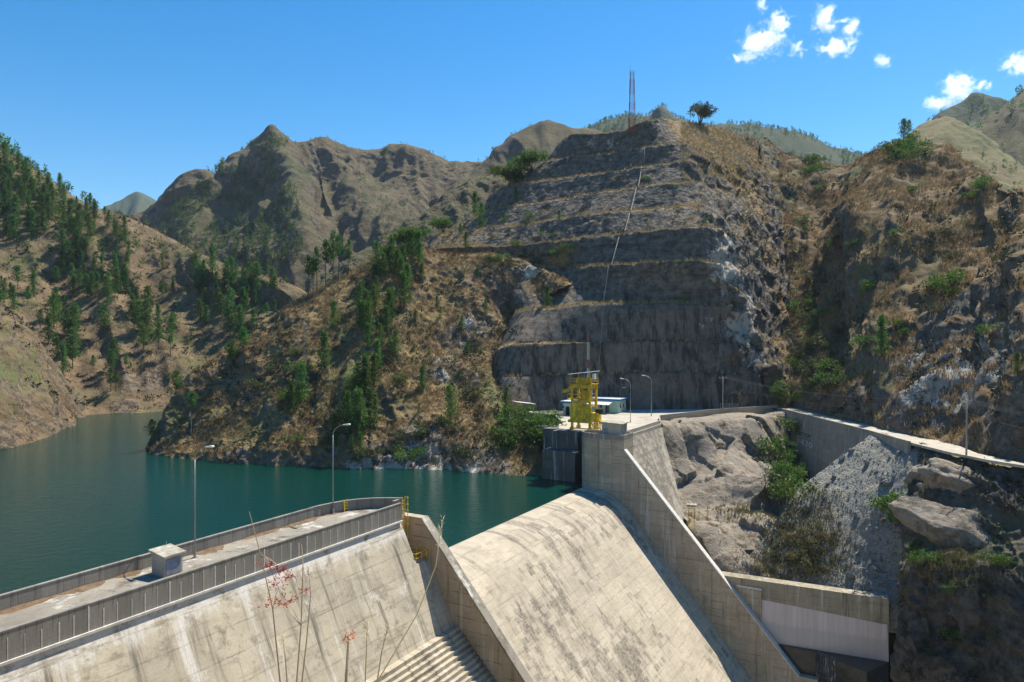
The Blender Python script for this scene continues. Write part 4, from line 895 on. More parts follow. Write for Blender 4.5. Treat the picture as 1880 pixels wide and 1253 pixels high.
# mint green control building with blue trim, and its annexe
def building(name, label, corner, L, Dp, H, wins, door, rz=DAM_ROT):
    o = thing(name, label, 'building', (*corner[:2], CREST + .004), rz)   # local x = s (back), y = towards the reservoir
    b = MB(); b.box(0, Dp, 0, L, 0, H); b.build('wall', M_grn, o)
    b = MB(); b.box(-.6, Dp + .6, -.6, L + .6, H + .003, H + .42); r_ = b.build('roof', M_blu, o)
    b = MB(); b.box(-.45, Dp + .45, -.45, L + .45, H + .425, H + .47); b.build('roof_sheet', M_sheet, r_)
    for (face, u) in wins:
        b = MB()
        if face == 'd': b.box(u, u + .75, -.05, .04, 1.1, 2.2)
        else: b.box(-.05, .04, u, u + .9, 1.1, 2.2)
        w_ = b.build('window', M_white, o); b = MB()
        if face == 'd': b.box(u + .07, u + .68, -.075, .0, 1.17, 2.13)
        else: b.box(-.075, .0, u + .07, u + .83, 1.17, 2.13)
        b.build('pane', M_glass, w_)
    for u in door:
        b = MB(); b.box(-.05, .03, u, u + 1.0, 0, 2.15); b.build('door', M_dk, o)
    return o
b1 = building('control_building', 'mint green single storey building with blue roof trim behind the crane', (26.6, 177.2), 10.5, 5.4, 3.1, [('d', 1.0), ('d', 2.9), ('s', 7.2), ('s', 4.2)], [2.4])
aw = MB(); lo = [(-3.4, 1.2, 2.25), (-.65, 1.2, 2.85), (-.65, 9.0, 2.85), (-3.4, 9.0, 2.25)]; aw.hexa(lo, [(x, y, z + .06) for x, y, z in lo]); aw.build('awning', M_sheet, b1)
b = MB()
for y in (1.4, 5, 8.8): b.tube([(-3.3, y, 0), (-3.3, y, 2.25)], .05, 5)
b.build('awning_post', M_steel, b1)
building('annexe', 'narrow mint green annexe with a dark door left of the crane', (16.3, 171.2), 4.4, 4.0, 3.0, [], [2.6])

# guyed mast behind the crane and the lattice tower on the hilltop
def mast(name, label, base, h, w0, w1, n, mats, cat, spike):
    o = thing(name, label, cat, base)
    for i in range(n):
        z0, z1 = h * i / n, h * (i + 1) / n; a0, a1 = w0 + (w1 - w0) * i / n, w0 + (w1 - w0) * (i + 1) / n
        b = MB(); c0 = [(-a0, -a0), (a0, -a0), (a0, a0), (-a0, a0)]; c1 = [(-a1, -a1), (a1, -a1), (a1, a1), (-a1, a1)]; r_ = max(.035, w0 * .075)
        for k in range(4):
            b.tube([(*c0[k], z0), (*c1[k], z1 - .004)], r_, 5); m = 3
            for j in range(m):
                f0, f1 = j / m, (j + 1) / m; L = lambda k_, f: (c0[k_ % 4][0] + (c1[k_ % 4][0] - c0[k_ % 4][0]) * f, c0[k_ % 4][1] + (c1[k_ % 4][1] - c0[k_ % 4][1]) * f, z0 + (z1 - z0) * f)
                b.tube([L(k, f0), L(k + 1, f1)], r_ * .6, 4); b.tube([L(k, f0), L(k + 1, f0)], r_ * .5, 4)
        b.build('section', mats[i % len(mats)], o)
    b = MB(); b.tube([(0, 0, h), (0, 0, h + spike)], r_ * .8, 5, .01); b.build('antenna_rod', M_steel, o)
    return o
q = P(1080, 748, 183); mast('guyed_mast', 'slender red and white lattice mast rising behind the yellow crane', (q[0], q[1], CREST + .004), 20.0, .22, .2, 9, [M_wht, M_wht, M_red], 'mast', 1.2)
q = drop(1160, 243) or (Vector(P(1160, 241, 268)),)
tw = mast('lattice_tower', 'tall red and grey lattice tower on top of the terraced hill', (q[0].x, q[0].y, q[0].z - .3), 22.5, 1.15, .62, 8, [M_red, M_red, M_steel, M_red, M_steel], 'tower', 0.6)
b = MB(); b.tube([(-.9, -.6, 20.5), (-.9, -.6, 24.5)], .04, 5); b.tube([(-.9, -.6, 21.8), (-.4, -.6, 21.8)], .04, 5); b.build('side_antenna', M_steel, tw)

# shelter roof and stored beams at the left end of the platform
sh = thing('open_shelter', 'open shelter with tilted pale metal roof at the foot of the cliff', 'shelter', P(962, 757, 178) * np.array((1, 1, 0)) + np.array((0, 0, CREST + .004)), R(20))
for x in (-2, 2):
    for y in (-1.4, 1.4): b = MB(); b.beam((x, y, 0), (x, y, 2.35 + (.0 if x > 0 else .5)), .12); b.build('post', M_wood, sh)
b = MB(); lo = [(-2.6, -1.9, 2.95), (2.6, -1.9, 2.25), (2.6, 1.9, 2.25), (-2.6, 1.9, 2.95)]; b.hexa(lo, [(x, y, z + .07) for x, y, z in lo]); b.build('roof', M_sheet, sh)
bm_ = MB(); bm_.beam((-2.6, 0, .1), (2.6, 0, .1), .2)
beam_me = bm_.mesh('timber_beam'); beam_me.materials.append(M_wood)
plw = thing('beam_plinth', 'low concrete plinth under the stack of pale beams', 'plinth', (9.2, 171.5, CREST + .004), R(28))
b = MB(); b.box(-3, 3, -2.2, 2.2, 0, .8); b.build('block', M_hut, plw)
for i, (dx, dy, dz, rz) in enumerate([(0, -1.6, 0, 0), (.2, -.9, 0, 2), (-.1, -.2, 0, -1), (.3, .6, 0, 3), (0, 1.3, 0, -2), (.1, -.6, .21, 7), (-.2, .5, .21, -5)]):
    o = link('timber_beam', beam_me); c_, s_ = math.cos(R(28)), math.sin(R(28))
    o.location = (9.2 + dx * c_ - dy * s_, 171.5 + dx * s_ + dy * c_, CREST + .81 + dz); o.rotation_euler = (0, 0, R(28 + rz))
    tag(o, 'long pale timber beam in the stack left of the crane', 'beam', 'stacked beams left of the crane')

# utility poles and the line between them
def utility_pole(base, h, label, rz):
    o = thing('utility_pole', label, 'utility pole', base, rz)
    b = MB(); b.tube([(0, 0, 0), (0, 0, h)], .15, 8, .1); b.build('pole', M_pole, o, smooth=True)
    b = MB(); b.beam((-1.1, 0, h - .4), (1.1, 0, h - .4), .12); b.build('crossarm', M_pole, o)
    for x in (-1.0, 0, 1.0): b = MB(); b.tube([(x, 0, h - .33), (x, 0, h - .1)], .06, 6); b.build('insulator', M_white, o)
    return o
u1 = PZ(1342, 753.5, CREST); u1 = np.array((53.5, 179.6, CREST - .2)); u2 = np.array((73.6, 114.6, CREST - .3)); u0 = np.array((86.0, 76.0, 8))
utility_pole(u1, 9.3, 'concrete utility pole at the platform edge above the rock', R(20)); utility_pole(u2, 9.4, 'concrete utility pole standing beside the pale road on the right', R(10))
for k, (x, dz) in enumerate([(-1.0, -.1), (0, -.1), (1.0, -.1), (0, -2.2)]):
    wire = thing('power_line', ['left', 'middle', 'right', 'lowest'][k] + ' strand of the overhead cable strung between the poles', 'cable')
    for p, q in ((u1, u2), (u2, u0)):
        pts = []
        for i in range(13):
            f = i / 12; pts.append((p[0] + (q[0] - p[0]) * f + x, p[1] + (q[1] - p[1]) * f, p[2] + (q[2] - p[2]) * f + 9.3 + dz - 1.6 * 4 * f * (1 - f)))
        b = MB(); b.tube(pts, .022, 4); b.build('span', M_wire, wire)
# chain link gate at the end of the platform
gt = thing('fence_gate', 'small grey chain link gate beside the utility pole', 'gate', (53.8, 182.6, CREST + .004), R(-5))
b = MB()
for x in (0, 2.2, 4.4): b.tube([(x, 0, 0), (x, 0, 2.0)], .05, 5)
for z in (.15, 1.0, 1.95): b.tube([(0, 0, z), (4.4, 0, z)], .035, 5)
b.build('frame', M_steel, gt); b = MB()
for k in range(22): b.tube([(.2 * k, 0, .15), (min(4.4, .2 * k + 1.8), 0, 1.95)], .012, 3); b.tube([(.2 * k, 0, 1.95), (min(4.4, .2 * k + 1.8), 0, .15)], .012, 3)
b.build('mesh', M_steel, gt)

# yellow ladders
def caged_ladder():
    o = thing('caged_ladder', 'yellow caged ladder with a railed landing at the end of the dam crest', 'ladder', W(5.75, 4.78, 4.22), DAM_ROT)
    b = MB()
    for x in (-.25, .25): b.tube([(x, -.12, 0), (x, -.12, 6.6)], .04, 5)
    b.build('rail', M_yel, o)
    for k in range(20): b = MB(); b.tube([(-.25, -.12, .25 + .31 * k), (.25, -.12, .25 + .31 * k)], .025, 5); b.build('rung', M_yel, o)
    b = MB()
    for k in range(7):
        z = 2.2 + .72 * k; b.tube([(.38 * math.cos(R(a)), -.12 - .62 * math.sin(R(a)), z) for a in range(0, 181, 30)], .025, 4)
    for a in (30, 90, 150): b.tube([(.38 * math.cos(R(a)), -.12 - .62 * math.sin(R(a)), 2.2) , (.38 * math.cos(R(a)), -.12 - .62 * math.sin(R(a)), 6.52)], .02, 4)
    b.build('cage', M_yel, o)
    b = MB()
    for z in (.5, 1.0): b.tube([(-1.4, -.2, z), (-1.4, -2.9, z), (.5, -2.9, z), (.5, -.2, z)], .045, 5)
    for x, y in ((-1.4, -.2), (-1.4, -1.5), (-1.4, -2.9), (-.4, -2.9), (.5, -2.9), (.5, -1.5)): b.tube([(x, y, 0), (x, y, 1.0)], .045, 5)
    b.build('landing_rail', M_yel, o)
caged_ladder()
def step_ladder(name, label, base, rz, h, w, lean, extra=None):
    o = thing(name, label, 'ladder', base, rz); b = MB()
    for x in (-w / 2, w / 2): b.beam((x, 0, 0), (x, lean, h), .09)
    b.build('rail', M_yel, o); n = int(h / .3)
    for k in range(1, n): b = MB(); b.beam((-w / 2, lean * k / n, h * k / n), (w / 2, lean * k / n, h * k / n), .06, .05); b.build('rung', M_yel, o)
    return o
step_ladder('wall_ladder', 'short yellow ladder on the inner side of the upstream parapet', W(1.9, .05, CREST + .004), DAM_ROT, 1.3, .5, .12)
q = PZ(1270, 975, -7.6); sl = step_ladder('rock_ladder', 'steep yellow ladder beside the spillway wall below the rock ledge', q, R(-15), 4.2, 1.2, .7)
b = MB(); b.box(-.9, .9, .5, 1.9, 4.3, 4.65); b.build('landing', M_cap, sl)
b = MB()
for x in (-.45, .45): b.beam((x, .0, 1.0), (x, .7, 5.2), .07)
b.build('handrail', M_yel, sl)

# drain channel down the terraces
dr = thing('drain_channel', 'pale concrete drain channel running straight down the terraced cliff', 'drain')
DP = [[(1183, 272), (1182, 303)], [(1178, 307), (1172, 344)], [(1168, 347), (1158, 389)], [(1156, 393), (1145, 434)], [(1136, 437), (1123, 487)], [(1117, 491), (1108, 553)], [(1107, 566), (1098, 690)]]
for i, sg in enumerate(DP):
    pts = []
    for k in range(6):
        f = k / 5; h = drop(sg[0][0] + (sg[1][0] - sg[0][0]) * f, sg[0][1] + (sg[1][1] - sg[0][1]) * f)
        if h: pts.append(h[0] + h[1] * .15 + Vector((0, -.25, .1)))
    if len(pts) > 2:
        b = MB(); w_ = .08 if i in (0,) else (.05 if i == 6 else .115)
        b.tube([pts[0], (pts[0] + pts[-1]) / 2 + Vector((0, -.35, .15)), pts[-1]], w_, 6); b.build('segment', M_cap if i not in (0, 6) else M_steel, dr)
# ------------------------------------------------------------------ vegetation
M_bark = plain_mat('pine_bark', (.10, .075, .055), .95, .3, 2)
M_needle = leaf_mat('pine_needles', (.045, .10, .026), (.11, .20, .045), .48)
M_young = leaf_mat('young_pine_needles', (.055, .115, .026), (.13, .215, .045), .4)
M_leaf = leaf_mat('broad_leaves', (.05, .11, .015), (.11, .19, .03), .3)
M_olive = leaf_mat('olive_leaves', (.045, .06, .022), (.11, .12, .05), .2)
M_feather = leaf_mat('feathery_leaves', (.06, .12, .02), (.13, .20, .04), .35)
M_straw = leaf_mat('dry_grass_blades', (.23, .155, .07), (.40, .29, .14), .25)
M_weed = leaf_mat('mixed_weeds', (.10, .10, .03), (.22, .19, .08), .25)
M_scrub = leaf_mat('dark_scrub', (.025, .03, .014), (.07, .065, .03), .1)
def tris(cent, size, n_per, r, stretch=(1, 1, 1), up=.25, elong=2.2):
    """n_per leaf-shaped triangles round each centre"""
    k = len(cent) * n_per; c = np.repeat(cent, n_per, 0); s = np.repeat(size, n_per)
    off = r.normal(size=(k, 3)); off /= np.linalg.norm(off, axis=1)[:, None]; off *= (r.random(k) ** .5)[:, None] * s[:, None]
    p = c + off * np.array(stretch)
    d = off + r.normal(size=(k, 3)) * .4 * s[:, None]; d[:, 2] += up * s; d /= np.linalg.norm(d, axis=1)[:, None] + 1e-9
    e = np.cross(d, r.normal(size=(k, 3))); e /= np.linalg.norm(e, axis=1)[:, None] + 1e-9
    l = (s * (.55 + .5 * r.random(k)))[:, None]; w = l / elong
    v = np.stack([p - e * w * .5, p + e * w * .5, p + d * l], 1).reshape(-1, 3)
    return v
def tri_mesh(name, v, mat):
    me = mesh_np(name, v, np.arange(len(v)).reshape(-1, 3), smooth=False); me.materials.append(mat); return me
def pine_proto(seed, h=10.0, bare=.3, width=.2, cone=1.0, nb=70, n_per=8, mat=None, flat=False):
    r = np.random.default_rng(seed); cs = []; ss = []
    lean = r.normal(size=2) * .02 * h
    for i in range(nb):
        f = bare + (1 - bare) * (i + r.random()) / nb
        env = (1 - (f - bare) / (1 - bare)) ** 1.0 * cone * 1.25 + (1 - cone) * math.sin(math.pi * min(1, .12 + (f - bare) / (1 - bare) * .9)) + .06
        L = h * width * env * r.uniform(.55, 1.15); a = i * 2.4 + r.normal() * .5
        for t in np.linspace(.25, 1, 3):
            cs.append((math.cos(a) * L * t + lean[0] * f * f, math.sin(a) * L * t + lean[1] * f * f, h * f + L * t * (.22 if not flat else .02) + r.normal() * .12)); ss.append(h * .062 * (.8 + .6 * r.random()) * (1.15 - .3 * t))
    cs.append((lean[0], lean[1], h * .985)); ss.append(h * .045)
    v = tris(np.array(cs), np.array(ss), n_per, r, (1, 1, .7), .5)
    b = MB(); pts = [(lean[0] * f * f, lean[1] * f * f, h * f - (.4 if f == 0 else 0)) for f in (0, .3, .6, .96)]
    b.tube(pts, h * .014 + .03, 6, .02)
    for k in range(5):
        f = bare * .7 + .12 * k; a = k * 2.2; b.tube([(lean[0] * f * f, lean[1] * f * f, h * f), (math.cos(a) * h * .1, math.sin(a) * h * .1, h * f + h * .03)], .05, 4, .015)
    tm = b.mesh('trunk'); tm.materials.append(M_bark)
    return tm, tri_mesh('crown', v, mat or M_needle)
PINES = [pine_proto(1, bare=.06, width=.23, cone=1.0, nb=46), pine_proto(2, bare=.10, width=.20, cone=.9, nb=46), pine_proto(3, bare=.08, width=.27, cone=.75, nb=50, mat=M_young),
         pine_proto(4, bare=.34, width=.24, cone=.45, nb=40), pine_proto(5, bare=.45, width=.24, cone=.2, nb=34), pine_proto(6, bare=.05, width=.30, cone=.8, nb=46, mat=M_young),
         pine_proto(7, bare=.55, width=.22, cone=.1, nb=30, flat=True)]
def broad_proto(seed, h, w, bare, n, leaf, n_per, mat, flat=1.0, stems=4, lsize=.2):
    r = np.random.default_rng(seed); cs = []; ss = []
    lobes = [(r.normal() * w * .33, r.normal() * w * .33, h * (bare + (1 - bare) * r.uniform(.3, .85))) for _ in range(stems + 3)]
    for i in range(n):
        lx, ly, lz = lobes[i % len(lobes)]; d = r.normal(size=3); d /= np.linalg.norm(d); rr = w * .33 * r.uniform(.6, 1.05)
        z = lz + d[2] * rr * flat * .8; z = max(z, h * bare * .6)
        cs.append((lx + d[0] * rr, ly + d[1] * rr, z)); ss.append(leaf * r.uniform(.7, 1.3))
    v = tris(np.array(cs), np.array(ss), n_per, r, (1, 1, .6), .15, 1.7)
    b = MB()
    for i, (lx, ly, lz) in enumerate(lobes[:stems + 1]):
        k = .0 if bare > .25 else .15 * w; b.tube([(lx * k / w, ly * k / w, -.3), (lx * .35, ly * .35, lz * .5), (lx, ly, lz)], h * .022 if i else h * .032, 5, .012)
    tm = b.mesh('trunk'); tm.materials.append(M_bark)
    return tm, tri_mesh('crown', v, mat)
BUSH = [broad_proto(21, 2.2, 2.6, .05, 110, .34, 6, M_leaf), broad_proto(22, 1.8, 2.4, .05, 100, .32, 6, M_olive), broad_proto(23, 2.6, 2.4, .08, 110, .34, 6, M_leaf), broad_proto(24, 1.6, 2.6, .02, 100, .3, 6, M_feather), broad_proto(25, 1.5, 2.0, .03, 80, .3, 6, M_olive), broad_proto(26, 1.4, 2.4, .02, 90, .3, 6, M_weed)]
ACACIA = [broad_proto(31, 6.0, 9.5, .35, 300, .85, 10, M_feather, flat=.35, stems=6), broad_proto(32, 5.0, 7.0, .3, 240, .7, 10, M_feather, flat=.4, stems=5)]
ROUND = broad_proto(33, 7.4, 6.4, .38, 240, .6, 9, M_olive, flat=.75, stems=6)
def plant(name, proto, loc, sc, label, cat, group=None, rz=None, parts=('trunk', 'crown'), tilt=0):
    o = thing(name, label, cat, loc, random.uniform(0, 6.28) if rz is None else rz, group); o.scale = (sc * random.uniform(.88, 1.12), sc * random.uniform(.88, 1.12), sc)
    for me, nm in zip(proto, parts): link(nm, me, None, o)
    return o
def inside(px, py, poly):
    c = False; j = len(poly) - 1
    for i in range(len(poly)):
        if (poly[i][1] > py) != (poly[j][1] > py) and px < (poly[j][0] - poly[i][0]) * (py - poly[i][1]) / (poly[j][1] - poly[i][1]) + poly[i][0]: c = not c
        j = i
    return c
NPINE = [0]
def grove(poly, n, kinds, h0, h1, label, group, only, gap=2.2):
    xs = [p[0] for p in poly]; ys = [p[1] for p in poly]; got = []; tries = 0
    while len(got) < n and tries < n * 30:
        tries += 1; px, py = random.uniform(min(xs), max(xs)), random.uniform(min(ys), max(ys))
        if not inside(px, py, poly): continue
        h = drop(px, py, only)
        if h is None or h[0].z < .6: continue
        if any((h[0] - g).length < gap for g in got): continue
        got.append(h[0]); k = random.choice(kinds); NPINE[0] += 1
        plant('pine_tree', PINES[k], h[0], random.uniform(h0, h1) / 10 * random.choice((.55, .75, .9, 1, 1, 1.12)), label, 'pine tree', group)
LH = ('left_hill', 'left_spur'); G1 = 'pines on the left hillside'
dense = [0, 1, 2, 0, 1, 3]
grove([(-5, 300), (60, 318), (110, 372), (80, 440), (-5, 450)], 46, dense, 10, 15, 'dark pine in the wood atop the left hillside', G1 + ', upper wood', LH)
grove([(85, 345), (235, 402), (235, 440), (120, 440)], 30, dense, 8, 12, 'dark pine just below the left skyline', G1 + ', below the skyline', LH)
grove([(95, 435), (245, 470), (235, 560), (180, 575), (100, 520)], 36, dense, 7, 12, 'pine midway up the left hillside', G1 + ', middle belt', LH)
grove([(-5, 515), (60, 525), (70, 570), (-5, 575)], 9, dense, 8, 11, 'pine above the bare spur at the left', G1 + ', left edge', LH)
grove([(62, 570), (135, 560), (150, 690), (130, 745), (80, 690)], 17, [0, 2, 3, 3, 5], 9, 14, 'bright pine in the gully behind the spur', G1 + ', gully', ('left_hill',))
grove([(355, 490), (440, 505), (535, 545), (520, 610), (440, 650), (370, 600)], 52, [0, 1, 2, 3, 3, 4], 9, 14, 'pine in the thick grove right of the left hill', G1 + ', right grove', LH)
grove([(220, 540), (330, 560), (345, 690), (250, 660)], 15, [3, 3, 0, 4, 2], 9, 14, 'pine low on the hillside above the inlet', G1 + ', low', LH)
grove([(160, 590), (240, 640), (260, 740), (200, 750), (160, 680)], 8, [4, 3, 3], 9, 13, 'thin pine on the grassy ribs above the inlet', G1 + ', ribs', LH)
grove([(100, 345), (380, 480), (400, 600), (240, 600), (90, 560)], 22, [0, 3, 2, 5], 4, 8, 'small pine scattered on the open left hillside', G1 + ', scattered', LH)
MS = ('mid_spur', 'terraced_hill'); G2 = 'pines on the mid spur'
grove([(690, 500), (765, 462), (780, 500), (735, 600), (730, 660), (690, 690), (655, 640), (660, 560)], 32, [0, 1, 2, 2, 0, 5], 6.5, 10.5, 'young pine in the belt climbing the mid spur', G2 + ', belt', MS, 1.8)
grove([(620, 700), (700, 680), (700, 780), (660, 800), (610, 770)], 12, [0, 2, 5, 0], 6, 9, 'pine low in front of the pine belt', G2 + ', lower belt', MS, 1.8)
grove([(600, 790), (680, 800), (660, 850), (610, 840)], 6, [0, 2, 5], 3, 6, 'small pine near the water below the pine belt', G2 + ', waterside', MS)
grove([(740, 500), (900, 500), (880, 760), (760, 800)], 14, [0, 2, 5, 5], 2.5, 5, 'small pine among the pale spur rocks', G2 + ', among rocks', MS)
def single(px, py, k, h, label, only=None, name='pine_tree', cat='pine tree', proto=None, group=None, up=True):
    g = None; allow = only or ('mid_spur', 'terraced_hill', 'right_slope', 'left_hill', 'green_hill', 'far_mountain', 'abutment_rock')
    if py > 350 and px < 1100 and only is None: allow = MS
    for k_ in range(14):
        g = drop(px, py + 3 * k_, allow)
        if g: break
    if g is None: return None
    return plant(name, proto or PINES[k], g[0] - Vector((0, 0, .15)), h / 10 if proto is None else h, label, cat, group)
for px, py, k, h, lb in [(425, 845 - 160, 4, 9, 'lone flat topped pine on the lower left ridge of the mid spur'), (448, 668, 6, 9.5, 'rounded pine on the ridge line of the mid spur'), (322, 745, 4, 9, 'thin pine leaning over the inlet at the spur tip'),
                         (352, 770, 6, 7, 'spreading low pine near the tip of the mid spur'), (278, 822, 4, 7, 'drooping pine at the very tip of the spur by the water'), (595, 680, 0, 10, 'solitary bushy pine in the grass left of the pine belt'),
                         (612, 600, 2, 7, 'small pine in dry grass near the spur ridge'), (552, 735, 2, 9, 'bright bushy pine in the middle of the mid spur'), (535, 760, 0, 8, 'dark bushy pine beside the shaded gully of the mid spur'),
                         (828, 770, 2, 8, 'large bushy pine above the pale shoreline rocks'), (775, 720, 1, 6.5, 'narrow pine above the pale rock slabs'), (1006, 566, 1, 6.5, 'slim pine on the grassy bench left of the drain'),
                         (1150, 556, 1, 3, 'tiny pine on the grassy bench right of the drain'), (872, 400, 1, 10, 'tall pine at the left end of the upper terraces'), (882, 418, 2, 9, 'broad pine at the left end of the terraces, below the tall one'),
                         (947, 372, 0, 6, 'dark pine on the terrace below the feathery trees'), (925, 410, 0, 4.5, 'small pine on the fourth terrace'), (855, 455, 0, 5.5, 'pine on the lower terrace at its left end'),
                         (1027, 408, 1, 4, 'little pine standing alone on a middle terrace'), (1618, 655, 0, 9.5, 'green pine standing alone on the shaded right slope'), (1868, 690, 1, 4, 'small pine on a ledge at the right picture edge'), (928, 757, 2, 6, 'pine beside the open shelter'),
                         (845, 430, 1, 4, 'small pine behind the umbrella shaped tree')]:
    single(px, py, k, h, lb)
for i, (px, py, h) in enumerate([(566, 540, 12), (582, 532, 13), (598, 524, 14), (612, 516, 15.5), (622, 513, 14), (575, 537, 10), (640, 505, 11)]):
    o = single(px, py, [6, 4, 6, 4, 6, 4, 4][i], h, 'tall bare trunked pine along the spur ridge', group='tall pines along the mid spur ridge')
    if o: o.scale.x *= .62; o.scale.y *= .62
for px, py, h in [(558, 660, 11.5), (548, 655, 6), (350, 800, 6)]:
    g = drop(px, py, MS)
    if g:
        o = thing('dead_trunk', {11.5: 'tall bare dead trunk standing on the grassy spur', 6: 'short bare dead trunk beside the tall one' if px == 548 else 'bare dead trunk near the spur tip'}[h], 'dead tree', g[0]); b = MB(); b.tube([(0, 0, -.3), (.1, .05, h * .5), (-.1, .1, h)], .14, 6, .05); b.build('trunk', M_pole, o)
        b = MB(); b.tube([(0, 0, h * .7), (.6, .1, h * .78)], .05, 4, .02); b.tube([(0, 0, h * .85), (-.5, -.2, h * .92)], .04, 4, .015); b.build('branch', M_pole, o)
for px, py, pr, s, lb, nm, ct in [(813, 418, ACACIA[1], 1.15, 'umbrella shaped feathery tree at the left end of the terraces', 'umbrella_tree', 'tree'), (757, 458, ACACIA[0], 1.1, 'wide feathery tree at the top of the pine belt', 'umbrella_tree', 'tree'),
                          (722, 480, ACACIA[1], .9, 'feathery tree left of the widest one atop the pine belt', 'umbrella_tree', 'tree'), (935, 342, ACACIA[0], 1.25, 'spreading feathery tree on the upper left terrace edge', 'umbrella_tree', 'tree'),
                          (978, 312, ACACIA[0], 1.2, 'flat feathery tree higher up on the terrace edge', 'umbrella_tree', 'tree'), (1284, 231, ROUND, 1.35, 'lone round tree on the ridge right of the lattice tower', 'round_tree', 'tree')]:
    single(px, py, 0, s, lb, None, nm, ct, pr)
# leafy bushes: each stands alone or in a named clump
def bushes(spots, label, group, kinds, s0, s1):
    for px, py in spots:
        g = drop(px + random.uniform(-2, 2), py + random.uniform(-2, 2))
        if g and g[0].z > -30: plant('bush', BUSH[random.choice(kinds)], g[0] - Vector((0, 0, .1)), random.uniform(s0, s1), label, 'bush', group)
bushes([(1425, 815), (1440, 800), (1412, 850), (1432, 862), (1420, 835), (1446, 850), (1436, 890), (1456, 905), (1450, 880), (1468, 890), (1430, 905), (1440, 925), (1462, 925)], 'green bush between the rock and retaining wall', 'bushes below the retaining wall', [0, 2, 0, 1], 1.3, 2.2)
bushes([(1282, 764), (1275, 766), (1290, 765)], 'bright bush on the rock at the platform edge', 'bushes at the platform edge', [0, 2], 1.0, 1.4)
bushes([(1465 + random.gauss(0, 28), 1010 + random.gauss(0, 28)) for _ in range(20)], 'olive bush on the weedy slope beside the scree', 'bushes beside the scree', [1, 4, 5, 5, 5], .5, 1.1)
bushes([(1645, 965), (1652, 955), (1640, 955)], 'bright green bush at the right edge of the scree', 'bushes on the scree edge', [0, 2], 1.2, 1.8)
bushes([(940 + random.uniform(-35, 75), 800 + random.uniform(-25, 30)) for _ in range(26)], 'leafy bush on the bank below the platform', 'bushes below the platform', [0, 2, 1, 0], 1.2, 2.2)
bushes([(1450 + random.uniform(-10, 110), 600 + random.uniform(-60, 130)) for _ in range(34)], 'dark bush in the ravine behind the road', 'bushes in the ravine', [1, 1, 4, 0], .9, 2.0)
bushes([(1440 + random.uniform(-18, 22), 735 + random.uniform(-40, 12)) for _ in range(10)], 'pale bush at the cliff foot near the road', 'pale bushes at the cliff foot', [3, 1], 1.0, 1.6)
bushes([(1540 + random.uniform(-90, 330), 480 + random.uniform(-150, 180)) for _ in range(34)], 'bush dotted over the dry right slope', 'bushes on the right slope', [1, 4, 1, 0, 2], .8, 1.7)
bushes([(1655 + random.uniform(-25, 35), 285 + random.uniform(-8, 10)) for _ in range(9)] , 'green bush on the crest of the right slope', 'bushes on the right crest', [0, 3], 1.6, 2.6)
bushes([(1500 + random.uniform(-25, 25), 305 + random.uniform(-4, 18)) for _ in range(7)] , 'light green bush in the saddle behind the ravine', 'bushes in the saddle', [3, 0], 1.2, 2.0)
bushes([(1745, 540)], 'yellow green bush standing out on the dark right slope', None, [0], 2.2, 2.3)
bushes([(random.uniform(860, 1060), random.uniform(400, 500)) for _ in range(22)], 'bush on the benches left of the terraces', 'bushes on the terraces', [1, 0, 3, 4], .7, 1.4)
bushes([(random.uniform(470, 900), random.uniform(640, 850)) for _ in range(46)], 'scrubby bush on the grassy mid spur', 'bushes on the mid spur', [1, 4, 0, 3, 1], .7, 1.7)
bushes([(random.uniform(1060, 1400), random.uniform(300, 560)) for _ in range(16)], 'small bush clinging to the terraced cliff', 'bushes on the cliff', [1, 4, 0], .5, 1.0)
bushes([(random.uniform(1690, 1860), random.uniform(1080, 1230)) for _ in range(14)], 'yellowish bush on the dark lower cliff', 'bushes on the lower cliff', [0, 4, 1], .35, .8)
bushes([(1690, 1010), (1680, 1030), (1700, 1040), (1825, 1045), (1840, 1040), (1470, 1225), (1440, 1200)], 'green bush on the ledge above the lower cliff', 'bushes on the lower ledge', [0, 1], .6, 1.1)

# what nobody could count: dry grass, scrub, far woods, gravel
def scatter(names, n, test=None, seed=1):
    r = np.random.default_rng(seed); out = []
    tot = []; 
    for nm in names:
        v, q = TERR[nm]; a = v[q[:, 0]]; b_ = v[q[:, 1]]; c = v[q[:, 2]]; d = v[q[:, 3]]
        cr_ = np.cross(c - a, d - b_); ar = np.linalg.norm(cr_, axis=1) * .5; nz = np.abs(cr_[:, 2]) / (2 * ar + 1e-9)
        ok = (a[:, 2] > (.4 if nm not in ('scree_slope', 'abutment_rock', 'rocky_bank') else -30))
        cen = (a + b_ + c + d) / 4
        px = CX + F * cen[:, 0] / cen[:, 1]; py = CY - F * (cen[:, 2] - CAMZ) / cen[:, 1]
        if test is not None: ok &= test(px, py, nz, cen)
        w = ar * ok; tot.append((w.sum(), w, a, b_, c, d))
    S = sum(t[0] for t in tot)
    for sm, w, a, b_, c, d in tot:
        k = int(n * sm / S)
        if k < 1: continue
        i = r.choice(len(w), k, p=w / w.sum()); u, t_ = r.random((k, 1)), r.random((k, 1))
        out.append(a[i] * (1 - u) * (1 - t_) + b_[i] * u * (1 - t_) + c[i] * u * t_ + d[i] * (1 - u) * t_)
    return np.vstack(out)
def clumpy(pts, wl, thr, seed=0): return pts[fbm(pts + seed * 31.7, wl, 3) > thr]
def stuff(name, v, mat, label):
    o = link(name, tri_mesh(name, v, mat)); o['kind'] = 'stuff'; o['label'] = label; return o
